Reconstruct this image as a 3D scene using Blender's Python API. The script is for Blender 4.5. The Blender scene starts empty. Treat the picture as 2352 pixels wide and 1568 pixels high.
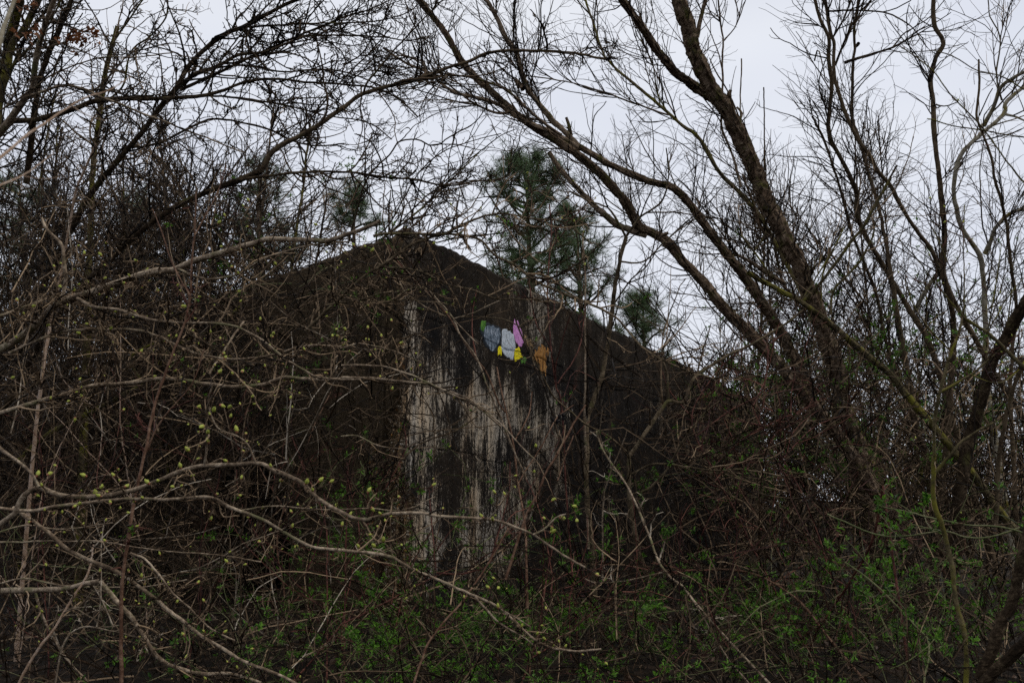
import bpy, math
import numpy as np
from mathutils import Vector
R = np.random.default_rng(11)
sc = bpy.context.scene
COL = sc.collection

# ------------------------------------------------------------ camera, sky, sun, exposure
W, H = 2352.0, 1568.0          # the picture grid the traces were read in
FPX = W * 35.0 / 36.0
EYE = 1.6
PITCH = math.atan((1250 - H / 2) / FPX)
cd = bpy.data.cameras.new('camera'); cam = bpy.data.objects.new('camera', cd); COL.objects.link(cam)
cd.lens = 35; cd.sensor_width = 36; cd.clip_start = 0.05; cd.clip_end = 2000
cam.location = (0, 0, EYE); cam.rotation_euler = (math.pi / 2 + PITCH, 0, 0)
cd.dof.use_dof = True; cd.dof.focus_distance = 8.5; cd.dof.aperture_fstop = 13
sc.camera = cam
world = bpy.data.worlds.new('World'); sc.world = world; world.use_nodes = True
nt = world.node_tree; nt.nodes.clear()
wo = nt.nodes.new('ShaderNodeOutputWorld'); bg = nt.nodes.new('ShaderNodeBackground')
sky = nt.nodes.new('ShaderNodeTexSky'); sky.sky_type = 'NISHITA'; sky.sun_disc = False
sky.sun_elevation = math.radians(52); sky.sun_rotation = math.radians(115)
sky.dust_density = 3.0
tc = nt.nodes.new('ShaderNodeTexCoord')
nz = nt.nodes.new('ShaderNodeTexNoise'); nz.inputs['Scale'].default_value = 2.2; nz.inputs['Detail'].default_value = 3
mpn = nt.nodes.new('ShaderNodeMapping'); mpn.inputs['Scale'].default_value = (1, 1, 2.6)
rp = nt.nodes.new('ShaderNodeValToRGB')
rp.color_ramp.elements[0].position = 0.36; rp.color_ramp.elements[0].color = (7.5, 7.85, 8.85, 1)
rp.color_ramp.elements[1].position = 0.66; rp.color_ramp.elements[1].color = (8.6, 8.9, 9.6, 1)
mx = nt.nodes.new('ShaderNodeMix'); mx.data_type = 'RGBA'; mx.inputs[0].default_value = 0.93
nt.links.new(tc.outputs['Generated'], mpn.inputs['Vector']); nt.links.new(mpn.outputs['Vector'], nz.inputs['Vector'])
nt.links.new(nz.outputs['Fac'], rp.inputs['Fac'])
# the cloud deck turns from faint lavender low down to neutral white overhead
sx = nt.nodes.new('ShaderNodeSeparateXYZ'); nt.links.new(tc.outputs['Generated'], sx.inputs[0])
mr = nt.nodes.new('ShaderNodeMapRange'); mr.inputs[1].default_value = .45; mr.inputs[2].default_value = 1.0
nt.links.new(sx.outputs['Z'], mr.inputs[0])
zn = nt.nodes.new('ShaderNodeMix'); zn.data_type = 'RGBA'; zn.inputs[7].default_value = (9.0, 8.8, 8.3, 1)
nt.links.new(mr.outputs[0], zn.inputs[0]); nt.links.new(rp.outputs['Color'], zn.inputs[6])
nt.links.new(sky.outputs['Color'], mx.inputs[6]); nt.links.new(zn.outputs[2], mx.inputs[7])
nt.links.new(mx.outputs[2], bg.inputs['Color']); bg.inputs['Strength'].default_value = 0.1
nt.links.new(bg.outputs['Background'], wo.inputs['Surface'])
sd = bpy.data.lights.new('sun', 'SUN'); sd.energy = 1.0; sd.angle = math.radians(25); sd.color = (1, 0.90, 0.76)
so = bpy.data.objects.new('sun', sd); COL.objects.link(so)
el, az = math.radians(52), math.radians(115)
so.rotation_euler = Vector((math.sin(az) * math.cos(el), math.cos(az) * math.cos(el), math.sin(el))).to_track_quat('Z', 'Y').to_euler()
so.location = (0, 0, 30)
sc.view_settings.view_transform = 'Standard'; sc.view_settings.look = 'None'
sc.view_settings.exposure = 0.0; sc.view_settings.gamma = 1.0; sc.view_settings.use_curve_mapping = False
sc.render.engine = 'CYCLES'
sc.cycles.use_denoising = False
sc.cycles.max_bounces = 5; sc.cycles.diffuse_bounces = 3; sc.cycles.glossy_bounces = 2
sc.cycles.transparent_max_bounces = 4; sc.cycles.transmission_bounces = 2

# ------------------------------------------------------------ helpers
cp, sp = math.cos(PITCH), math.sin(PITCH)
def ray(x, y):
    dx = (x - W / 2) / FPX; dy = (H / 2 - y) / FPX
    return np.array([dx, cp - dy * sp, sp + dy * cp])
def at(x, y, Y):
    d = ray(x, y); p = d * (Y / d[1]); p[2] += EYE
    return p
def to_px(P):
    X, Y, Z = P[..., 0], P[..., 1], P[..., 2] - EYE
    d = Y * cp + Z * sp; u = -Y * sp + Z * cp
    return W / 2 + FPX * X / d, H / 2 - FPX * u / d
def unit(v):
    return v / np.maximum(np.linalg.norm(v, axis=-1, keepdims=True), 1e-9)
def sstep(a, b, x):
    t = np.clip((x - a) / (b - a), 0, 1); return t * t * (3 - 2 * t)
def hash2(i, j, s):
    i = i.astype(np.int64) & 0xFFFF; j = j.astype(np.int64) & 0xFFFF
    h = (i * 73856093 ^ j * 19349663 ^ (s * 83492791)) & 0x7FFFFFFF
    h = (h ^ (h >> 13)) * 1274126177 & 0x7FFFFFFF
    return ((h ^ (h >> 16)) & 0xFFFFF) / 1048575.0
def vnoise(x, y, s=0):
    xi, yi = np.floor(x), np.floor(y); fx, fy = x - xi, y - yi
    fx = fx * fx * (3 - 2 * fx); fy = fy * fy * (3 - 2 * fy)
    a = hash2(xi, yi, s); b = hash2(xi + 1, yi, s); c = hash2(xi, yi + 1, s); d = hash2(xi + 1, yi + 1, s)
    return a * (1 - fx) * (1 - fy) + b * fx * (1 - fy) + c * (1 - fx) * fy + d * fx * fy
def fbm(x, y, s=0, o=4):
    t = 0; a = 1; n = 0
    for k in range(o):
        t = t + a * vnoise(x * 2 ** k, y * 2 ** k, s + k * 17); n += a; a *= .5
    return t / n
def ground_z(x, y):
    x = np.asarray(x, float); y = np.asarray(y, float)
    return 0.95 * sstep(1.8, 6.5, y) + 3.1 * sstep(12, 20, y) * sstep(-1.5, -7, x) + 1.9 * sstep(17, 28, y) * sstep(5, 9, x) + 0.25 * sstep(6, 13, y) * sstep(1, -5, x) + 0.10 * (fbm(x * .6 + 50, y * .6 + 50, 3) - .5) * sstep(0, 3, y)

def mesh_from(name, V, F, mats, parent=None, smooth=False, base=None, midx=None, attr=None):
    """V (n,3), F (m,3) or (m,4) array"""
    V = np.asarray(V, np.float32); F = np.asarray(F, np.int32)
    if base is not None: V = V - np.asarray(base, np.float32)
    me = bpy.data.meshes.new(name); k = F.shape[1]
    me.vertices.add(len(V)); me.vertices.foreach_set('co', V.ravel())
    me.loops.add(F.size); me.loops.foreach_set('vertex_index', F.ravel())
    me.polygons.add(len(F)); me.polygons.foreach_set('loop_start', np.arange(0, F.size, k, dtype=np.int32))
    me.polygons.foreach_set('loop_total', np.full(len(F), k, np.int32))
    me.polygons.foreach_set('use_smooth', np.full(len(F), smooth))
    if midx is not None: me.polygons.foreach_set('material_index', np.asarray(midx, np.int32))
    if attr:
        for an, av in attr.items():
            a = me.attributes.new(an, 'FLOAT', 'POINT'); a.data.foreach_set('value', np.asarray(av, np.float32))
    me.update(calc_edges=True)
    for m in (mats if isinstance(mats, (list, tuple)) else [mats]): me.materials.append(m)
    o = bpy.data.objects.new(name, me); COL.objects.link(o)
    if parent is not None: o.parent = parent
    return o
def empty(name, loc, label, cat, group=None):
    o = bpy.data.objects.new(name, None); COL.objects.link(o); o.location = tuple(float(c) for c in loc)
    o.empty_display_size = .1
    o['label'] = label; o['category'] = cat
    if group: o['group'] = group
    return o
class Geo:
    def __init__(s): s.V = []; s.F = []; s.n = 0
    def add(s, V, F):
        if len(V) == 0: return
        s.V.append(V); s.F.append(F + s.n); s.n += len(V)
    def get(s): return np.concatenate(s.V), np.concatenate(s.F)

def tubes(P, Rd, sides, rough=0.0, seed=0):
    """P (N,M,3) Rd (N,M) -> V,F quads, tips closed to a point nearly"""
    N, M, _ = P.shape
    T = np.empty_like(P); T[:, 1:-1] = P[:, 2:] - P[:, :-2]; T[:, 0] = P[:, 1] - P[:, 0]; T[:, -1] = P[:, -1] - P[:, -2]
    T = unit(T)
    ch = unit(P[:, -1] - P[:, 0]); ref = np.zeros_like(ch); ax = np.argmin(np.abs(ch), axis=1); ref[np.arange(N), ax] = 1
    A = unit(np.cross(T, ref[:, None, :])); B = np.cross(T, A)
    th = np.arange(sides) * 2 * math.pi / sides
    rr = Rd[:, :, None] * np.ones(sides)
    if rough > 0:
        m = np.arange(M)[None, :, None] + np.arange(N)[:, None, None] * 37.0
        q = np.arange(sides)[None, None, :] * 1.0
        nn = vnoise(m * .16 + q * 3.7, q * .83 + m * .0, seed)
        n2 = vnoise(m * .9 + 0 * q, q * 1.3 + m * 0, seed + 5)
        fl = np.where(nn + .35 * n2 > .72, 1.0, 0.0)
        # first and last column of the ring must meet: noise is per vertex so it does
        rr = rr * (1 + rough * (fl * .9 + .8 * (n2 - .5) + .9 * (nn - .5)))
    V = P[:, :, None, :] + rr[..., None] * (np.cos(th)[None, None, :, None] * A[:, :, None, :] + np.sin(th)[None, None, :, None] * B[:, :, None, :])
    idx = np.arange(N * M * sides).reshape(N, M, sides)
    nx = np.roll(idx, -1, axis=2)
    F = np.stack([idx[:, :-1], nx[:, :-1], nx[:, 1:], idx[:, 1:]], axis=-1).reshape(-1, 4)
    return V.reshape(-1, 3), F

def catmull(pts, n):
    pts = np.asarray(pts, float)
    if len(pts) == 2: pts = np.array([pts[0], (pts[0] + pts[1]) / 2, pts[1]])
    P = np.vstack([2 * pts[0] - pts[1], pts, 2 * pts[-1] - pts[-2]])
    seg = np.linalg.norm(np.diff(pts[:, :3], axis=0), axis=1); cum = np.concatenate([[0], np.cumsum(seg)])
    s = np.linspace(0, cum[-1], n); k = np.clip(np.searchsorted(cum, s, side='right') - 1, 0, len(seg) - 1)
    t = ((s - cum[k]) / np.maximum(seg[k], 1e-9))[:, None]
    a, b, c, d = P[k], P[k + 1], P[k + 2], P[k + 3]
    return .5 * ((2 * b) + (-a + c) * t + (2 * a - 5 * b + 4 * c - d) * t ** 2 + (-a + 3 * b - 3 * c + d) * t ** 3)

def grow(P0, D0, L, r0, nseg, wig, trop, r1=.35):
    N = len(P0); P = np.empty((N, nseg + 1, 3)); P[:, 0] = P0; d = unit(D0.copy()); st = (L / nseg)[:, None]
    curl = R.normal(0, 1, (N, 3)) * .22
    for k in range(nseg):
        kink = np.where(R.uniform(0, 1, (N, 1)) < .14, 2.4, .75)
        d = unit(d + R.normal(0, 1, (N, 3)) * wig * kink + curl / max(nseg, 3) * 2 + np.array([0, 0, 1.]) * trop)
        P[:, k + 1] = P[:, k] + d * st * R.uniform(.8, 1.2, (N, 1))
    Rd = r0[:, None] * np.linspace(1, r1, nseg + 1)[None, :]
    return P, Rd
def spawn(P, Rd, k, tmin=.12, ang=(30, 65), lens=None):
    """k children from each polyline -> P0, D0, t, parent index, r at node"""
    N, M, _ = P.shape
    k = np.full(N, k, int) if np.isscalar(k) else k.astype(int)
    par = np.repeat(np.arange(N), k); n = len(par)
    if n == 0: return None
    t = R.uniform(tmin, 1.0, n) * (M - 1); i = np.minimum(t.astype(int), M - 2); f = (t - i)[:, None]
    P0 = P[par, i] * (1 - f) + P[par, i + 1] * f; T = unit(P[par, i + 1] - P[par, i])
    rn = Rd[par, i]
    rv = unit(R.normal(0, 1, (n, 3))); side = unit(np.cross(T, rv))
    a = np.radians(R.uniform(ang[0], ang[1], n))[:, None]
    D = T * np.cos(a) + side * np.sin(a)
    return P0, D, t / (M - 1), par, rn
# ------------------------------------------------------------ materials
def mat(name):
    m = bpy.data.materials.new(name); m.use_nodes = True; t = m.node_tree
    b = t.nodes['Principled BSDF']; b.inputs['Roughness'].default_value = .85
    b.inputs['Specular IOR Level'].default_value = .08
    return m, t, b
def N_(t, typ, **kw):
    n = t.nodes.new('ShaderNode' + typ)
    for k, v in kw.items():
        if k in n.inputs: n.inputs[k].default_value = v
        else: setattr(n, k, v)
    return n
def ramp(t, stops):
    n = t.nodes.new('ShaderNodeValToRGB'); e = n.color_ramp.elements
    while len(e) < len(stops): e.new(.5)
    for q, (p, c) in zip(e, stops): q.position = p; q.color = (*c, 1) if len(c) == 3 else c
    return n
def mixc(t, fac, a, b):
    n = t.nodes.new('ShaderNodeMix'); n.data_type = 'RGBA'
    for s, v in ((0, fac), (6, a), (7, b)):
        if isinstance(v, (int, float)): n.inputs[s].default_value = v
        elif isinstance(v, tuple): n.inputs[s].default_value = (*v, 1)
        else: t.links.new(v, n.inputs[s])
    return n.outputs[2]
def math_(t, op, a, b=0.0, c=None):
    n = t.nodes.new('ShaderNodeMath'); n.operation = op
    for s, v in enumerate((a, b) if c is None else (a, b, c)):
        if isinstance(v, (int, float)): n.inputs[s].default_value = v
        else: t.links.new(v, n.inputs[s])
    return n.outputs[0]

def bark(name, dark, mid, pale, scale=9, lichen=None, lich=.62, bump=.6, aniso=True, rough=.85):
    m, t, b = mat(name)
    tc = N_(t, 'TexCoord'); geo = N_(t, 'NewGeometry')
    n1 = N_(t, 'TexNoise', Scale=scale, Detail=6.0, Roughness=.65); t.links.new(tc.outputs['Object'], n1.inputs['Vector'])
    n2 = N_(t, 'TexNoise', Scale=scale * 6, Detail=5.0, Roughness=.7); t.links.new(tc.outputs['Object'], n2.inputs['Vector'])
    v = math_(t, 'ADD', math_(t, 'MULTIPLY', n1.outputs['Fac'], .55), math_(t, 'MULTIPLY', n2.outputs['Fac'], .45))
    v = math_(t, 'ADD', v, math_(t, 'MULTIPLY', math_(t, 'SUBTRACT', geo.outputs['Random Per Island'], .5), .30))
    r = ramp(t, [(.36, dark), (.5, mid), (.64, pale)]); t.links.new(v, r.inputs['Fac'])
    c = r.outputs['Color']
    if lichen:
        n3 = N_(t, 'TexNoise', Scale=scale * .55, Detail=5.0, Roughness=.6); t.links.new(tc.outputs['Object'], n3.inputs['Vector'])
        k = N_(t, 'MapRange'); k.inputs[1].default_value = lich - .06; k.inputs[2].default_value = lich + .06
        t.links.new(n3.outputs['Fac'], k.inputs[0])
        c = mixc(t, k.outputs[0], c, lichen)
    t.links.new(c, b.inputs['Base Color'])
    bp = N_(t, 'Bump', Strength=bump, Distance=.004); t.links.new(n2.outputs['Fac'], bp.inputs['Height']); t.links.new(bp.outputs['Normal'], b.inputs['Normal'])
    b.inputs['Roughness'].default_value = rough
    return m
M = {}
M['dark'] = bark('dark_bark', (.008, .0055, .0035), (.026, .017, .010), (.10, .073, .045), 9, (.06, .055, .02), .64)
M['flaky'] = bark('flaking_bark', (.014, .009, .006), (.075, .050, .032), (.26, .20, .145), 14, (.07, .065, .022), .60, 1.0)
M['grey'] = bark('grey_bark', (.025, .017, .010), (.125, .090, .060), (.42, .34, .25), 12, (.11, .11, .05), .62, rough=.6)
M['pale'] = bark('pale_bark', (.09, .078, .055), (.19, .17, .125), (.31, .28, .22), 14, (.16, .13, .03), .58)
M['moss'] = bark('mossy_bark', (.018, .015, .007), (.052, .042, .021), (.14, .115, .06), 10, (.13, .12, .02), .55)
M['red'] = bark('red_bark', (.012, .005, .004), (.042, .014, .011), (.15, .062, .045), 9, rough=.5)
M['redbrown'] = bark('red_brown_bark', (.025, .012, .007), (.075, .038, .023), (.20, .125, .085), 12, rough=.6)
M['twig'] = bark('twig_bark', (.006, .0035, .0018), (.032, .019, .010), (.28, .20, .125), 5, rough=.55)
M['twigdark'] = bark('dark_twig_bark', (.004, .0024, .0014), (.014, .0085, .005), (.095, .065, .040), 5, rough=.6)  # darker copy of the twig bark; the thicket's shade is put into its colour
M['vine'] = bark('green_vine_bark', (.035, .045, .016), (.08, .095, .035), (.17, .16, .09), 7, rough=.5)
M['olive'] = bark('olive_brown_bark', (.016, .012, .007), (.062, .046, .028), (.20, .155, .10), 11, (.08, .075, .03), .62)
M['straw'] = bark('dead_stem', (.03, .021, .013), (.13, .10, .07), (.46, .40, .32), 6, rough=.6)
M['tan'] = bark('tan_bark', (.16, .10, .06), (.28, .19, .13), (.42, .34, .28), 20, rough=.6)

def leafm(name, a, b_, tr=.35):
    m, t, b = mat(name); geo = N_(t, 'NewGeometry'); tc = N_(t, 'TexCoord')
    n = N_(t, 'TexNoise', Scale=30.0, Detail=3.0); t.links.new(tc.outputs['Object'], n.inputs['Vector'])
    f = math_(t, 'ADD', math_(t, 'MULTIPLY', geo.outputs['Random Per Island'], .75), math_(t, 'MULTIPLY', n.outputs['Fac'], .3))
    r = ramp(t, [(.15, a), (.9, b_)]); t.links.new(f, r.inputs['Fac']); t.links.new(r.outputs['Color'], b.inputs['Base Color'])
    b.inputs['Roughness'].default_value = .5; b.inputs['Specular IOR Level'].default_value = .3
    tl = N_(t, 'BsdfTranslucent'); t.links.new(r.outputs['Color'], tl.inputs['Color'])
    ms = N_(t, 'MixShader'); ms.inputs[0].default_value = tr
    t.links.new(b.outputs['BSDF'], ms.inputs[1]); t.links.new(tl.outputs['BSDF'], ms.inputs[2])
    t.links.new(ms.outputs['Shader'], t.nodes['Material Output'].inputs['Surface'])
    return m
M['leaf'] = leafm('young_leaf', (.008, .040, .003), (.12, .27, .022))
M['budgreen'] = leafm('bud_green', (.22, .28, .035), (.48, .52, .10), .2)
M['budpink'] = leafm('bud_scale', (.16, .05, .03), (.34, .15, .08), .1)
M['needle'] = leafm('pine_needles', (.035, .065, .028), (.13, .19, .085), .35)
M['deadleaf'] = leafm('dead_leaf', (.10, .035, .015), (.26, .11, .045), .3)
M['litter'] = leafm('leaf_litter', (.012, .007, .004), (.085, .05, .03), .1)
M['berry'], _t, _b = mat('black_berry'); _b.inputs['Base Color'].default_value = (.008, .007, .008, 1); _b.inputs['Roughness'].default_value = .6

def make_concrete():
    m, t, b = mat('stained_concrete')
    at_ = lambda n: N_(t, 'Attribute', attribute_name=n).outputs['Fac']
    uvn = N_(t, 'CombineXYZ'); t.links.new(at_('u'), uvn.inputs[0]); t.links.new(at_('z'), uvn.inputs[1])
    uv = uvn.outputs[0]
    def noise(sx, sy, sc_=1.0, det=5.0, ro=.6, off=0.0):
        mp = N_(t, 'Mapping'); mp.inputs['Scale'].default_value = (sx, sy, 1); mp.inputs['Location'].default_value = (off, off * .7, off * .3)
        t.links.new(uv, mp.inputs['Vector'])
        n = N_(t, 'TexNoise', Scale=sc_, Detail=det, Roughness=ro); t.links.new(mp.outputs[0], n.inputs['Vector']); return n.outputs['Fac']
    drip = noise(25, 3.6, 1, 7, .68)           # vertical drips
    fine = noise(75, 22, 1, 5, .72, 3)
    blot = noise(4.2, 2.4, 1, 6, .62, 7)
    band = noise(9, .9, 1, 3, .5, 11)
    fine2 = noise(230, 90, 1, 4, .75, 5)
    pale = at_('pale')
    v = math_(t, 'ADD', math_(t, 'MULTIPLY', drip, .36), math_(t, 'MULTIPLY', fine, .30))
    v = math_(t, 'ADD', v, math_(t, 'MULTIPLY', blot, .22))
    v = math_(t, 'ADD', v, math_(t, 'MULTIPLY', band, .12))
    v = math_(t, 'ADD', math_(t, 'MULTIPLY', math_(t, 'SUBTRACT', v, .5), 1.5), .5)
    v = math_(t, 'ADD', v, math_(t, 'MULTIPLY', math_(t, 'SUBTRACT', fine2, .5), .45))
    thr = math_(t, 'SUBTRACT', .685, math_(t, 'MULTIPLY', pale, .196))
    k = N_(t, 'MapRange'); k.inputs[1].default_value = -.03; k.inputs[2].default_value = .05
    t.links.new(math_(t, 'SUBTRACT', v, thr), k.inputs[0])
    tint = noise(5, .8, 1, 4, .6, 21)
    rt = ramp(t, [(.35, (.44, .41, .37)), (.55, (.46, .39, .30)), (.70, (.38, .26, .155))]); t.links.new(tint, rt.inputs['Fac'])
    crust = ramp(t, [(.36, (.005, .005, .006)), (.52, (.013, .011, .010)), (.68, (.050, .036, .027))]); t.links.new(math_(t, 'ADD', math_(t, 'MULTIPLY', blot, .6), math_(t, 'MULTIPLY', fine, .4)), crust.inputs['Fac'])
    c = mixc(t, k.outputs[0], crust.outputs['Color'], rt.outputs['Color'])
    # brownish crust where the 'brown' mask says so, still mottled
    bn = ramp(t, [(.35, (.022, .016, .009)), (.53, (.060, .043, .025)), (.72, (.14, .10, .060))]); t.links.new(math_(t, 'ADD', math_(t, 'MULTIPLY', fine, .6), math_(t, 'MULTIPLY', blot, .4)), bn.inputs['Fac'])
    c = mixc(t, at_('brown'), c, bn.outputs['Color'])
    # white speckles of lichen
    sp1 = N_(t, 'TexVoronoi', Scale=1.0); mps = N_(t, 'Mapping'); mps.inputs['Scale'].default_value = (38, 30, 1); t.links.new(uv, mps.inputs['Vector']); t.links.new(mps.outputs[0], sp1.inputs['Vector'])
    spk = math_(t, 'MULTIPLY', math_(t, 'LESS_THAN', sp1.outputs['Distance'], .13), math_(t, 'GREATER_THAN', noise(3, 3, 1, 2, .5, 31), .55))
    c = mixc(t, math_(t, 'MULTIPLY', spk, .55), c, (.30, .28, .25))
    # exposed aggregate
    vo = N_(t, 'TexVoronoi', Scale=1.0, feature='F1'); mp = N_(t, 'Mapping'); mp.inputs['Scale'].default_value = (46, 52, 1); t.links.new(uv, mp.inputs['Vector']); t.links.new(mp.outputs[0], vo.inputs['Vector'])
    wn = N_(t, 'SeparateColor'); t.links.new(vo.outputs['Color'], wn.inputs[0])
    ag = ramp(t, [(.0, (.12, .085, .05)), (.45, (.22, .16, .10)), (.72, (.32, .24, .15)), (.86, (.45, .41, .35)), (.95, (.42, .22, .08))]); t.links.new(wn.outputs[0], ag.inputs['Fac'])
    edge = ramp(t, [(.32, (1, 1, 1)), (.62, (.28, .24, .20))]); t.links.new(vo.outputs['Distance'], edge.inputs['Fac'])
    mu = N_(t, 'Mix'); mu.data_type = 'RGBA'; mu.blend_type = 'MULTIPLY'; mu.inputs[0].default_value = 1
    t.links.new(ag.outputs['Color'], mu.inputs[6]); t.links.new(edge.outputs['Color'], mu.inputs[7])
    c = mixc(t, at_('eroded'), c, mu.outputs[2])
    t.links.new(c, b.inputs['Base Color'])
    b1 = N_(t, 'Bump', Strength=.5, Distance=.01); t.links.new(math_(t, 'ADD', fine, k.outputs[0]), b1.inputs['Height'])
    b2 = N_(t, 'Bump', Strength=.9, Distance=.015); t.links.new(math_(t, 'MULTIPLY', math_(t, 'SUBTRACT', 1.0, vo.outputs['Distance']), at_('eroded')), b2.inputs['Height'])
    t.links.new(b1.outputs['Normal'], b2.inputs['Normal']); t.links.new(b2.outputs['Normal'], b.inputs['Normal'])
    b.inputs['Roughness'].default_value = .9
    return m
M['concrete'] = make_concrete()
def paintm(name, cols, sx=50, sy=12):
    m, t, b = mat(name); at_ = lambda n: N_(t, 'Attribute', attribute_name=n).outputs['Fac']
    uvn = N_(t, 'CombineXYZ'); t.links.new(at_('u'), uvn.inputs[0]); t.links.new(at_('z'), uvn.inputs[1])
    mp = N_(t, 'Mapping'); mp.inputs['Scale'].default_value = (sx, sy, 1); mp.inputs['Rotation'].default_value = (0, 0, .25); t.links.new(uvn.outputs[0], mp.inputs['Vector'])
    n = N_(t, 'TexNoise', Scale=1.0, Detail=6.0, Roughness=.7); t.links.new(mp.outputs[0], n.inputs['Vector'])
    r = ramp(t, cols); t.links.new(n.outputs['Fac'], r.inputs['Fac']); t.links.new(r.outputs['Color'], b.inputs['Base Color'])
    bp = N_(t, 'Bump', Strength=.35, Distance=.003); t.links.new(n.outputs['Fac'], bp.inputs['Height']); t.links.new(bp.outputs['Normal'], b.inputs['Normal'])
    b.inputs['Roughness'].default_value = .55
    return m
def make_ground():
    m, t, b = mat('leaf_litter_soil'); tc = N_(t, 'TexCoord')
    v = N_(t, 'TexVoronoi', Scale=16.0); t.links.new(tc.outputs['Object'], v.inputs['Vector'])
    s = N_(t, 'SeparateColor'); t.links.new(v.outputs['Color'], s.inputs[0])
    n = N_(t, 'TexNoise', Scale=1.3, Detail=6.0); t.links.new(tc.outputs['Object'], n.inputs['Vector'])
    r1 = ramp(t, [(.0, (.004, .003, .002)), (.6, (.013, .009, .006)), (.9, (.040, .026, .018)), (1, (.02, .02, .008))]); t.links.new(s.outputs[0], r1.inputs['Fac'])
    c = mixc(t, math_(t, 'MULTIPLY', n.outputs['Fac'], .8), r1.outputs['Color'], (.007, .006, .005))
    t.links.new(c, b.inputs['Base Color'])
    bp = N_(t, 'Bump', Strength=.8, Distance=.03); t.links.new(v.outputs['Distance'], bp.inputs['Height']); t.links.new(bp.outputs['Normal'], b.inputs['Normal'])
    return m
M['ground'] = make_ground()

# ------------------------------------------------------------ ground
gx = np.concatenate([-np.geomspace(600, 14, 26), np.linspace(-12, 12, 140), np.geomspace(14, 600, 26)])
gy = np.concatenate([-np.geomspace(600, 6, 22), np.linspace(-5, 18, 130), np.geomspace(20, 900, 30)])
GX, GY = np.meshgrid(gx, gy, indexing='ij'); GZ = ground_z(GX, GY)
nx, ny = GX.shape; ii = np.arange(nx * ny).reshape(nx, ny)
GF = np.stack([ii[:-1, :-1], ii[1:, :-1], ii[1:, 1:], ii[:-1, 1:]], -1).reshape(-1, 4)
g = mesh_from('ground', np.stack([GX, GY, GZ], -1).reshape(-1, 3), GF, M['ground'], smooth=True); g['kind'] = 'structure'

# ------------------------------------------------------------ concrete building
C0 = at(935, 524, 9.0); ZT = C0[2]
def on_z(x, y, z):
    d = ray(x, y); k = (z - EYE) / d[2]; p = d * k; p[2] += EYE; return p
CR = on_z(1660, 882, ZT); CL = on_z(610, 640, ZT)
dR = unit((CR - C0)[:2]); dL = unit((CL - C0)[:2])
LR = np.linalg.norm((CR - C0)[:2]) * 1.25; LL = np.linalg.norm((CL - C0)[:2]) * 2.3
nR = np.array([dR[1], -dR[0]]); nL = np.array([-dL[1], dL[0]])
if nR[1] > 0: nR = -nR
if nL[1] > 0: nL = -nL
Z0 = 0.6
joints = [ZT - .80, ZT - 2.05, ZT - 2.75]
def wall_disp(u, z, face):
    board = np.floor(u / .145 + (0 if face else .4)); fu = u / .145 - board
    d = (hash2(board, board * 0 + face, 9) - .5) * .010
    d = d - .006 * np.exp(-((np.minimum(fu, 1 - fu)) / .035) ** 2)
    for q, zj in enumerate(joints):
        w = (vnoise(u * 6, u * 0 + q, 40) - .5) * .05 + (vnoise(u * 1.2, u * 0 + q, 42) - .5) * .07
        lift = hash2(np.array([q]), np.array([face]), 77)[0] * .02
        d = d + np.where(z > zj + w, (.009 if face else .002) - lift * .3, 0) - (.008 if face else .003) * vnoise(u * 5, u * 0 + q, 43) * 1.6 * np.exp(-((z - zj - w) / .012) ** 2) * (vnoise(u * 3, u * 0 + q, 41) > .3)
    d = d + (fbm(u * 9, z * 9, 5) - .5) * .010 + (fbm(u * 40, z * 25, 6, 2) - .5) * .006
    return d
def erode_mask(u, z, face):
    # a ragged strip of broken concrete along the corner, widest low down
    n = fbm(u * 4 + 10, z * 3, 12) - .5; n2 = fbm(u * 16, z * 14, 13) - .5
    if face == 1: wd = -.02 + .20 * sstep(ZT - 1.5, ZT - 2.6, z) * (.1 + 1.3 * vnoise(z * 2.6, z * 0, 14))
    else: wd = .08 + .55 * sstep(ZT - 1.3, ZT - 2.3, z) * (.6 + .8 * vnoise(z * 1.7, z * 0, 15))
    return sstep(.04, -.03, u - wd - n * .22 - n2 * .10)
def erode_depth(u, z): return .022 + .05 * fbm(u * 7, z * 7, 22) + .022 * fbm(u * 34, z * 34, 23, 2)
def face_pt(u, z, off, face):
    d = dR if face else dL; n = nR if face else nL
    return np.stack([C0[0] + d[0] * u + n[0] * off, C0[1] + d[1] * u + n[1] * off, z], -1)
BASE = np.array([C0[0], C0[1], Z0])
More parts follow.
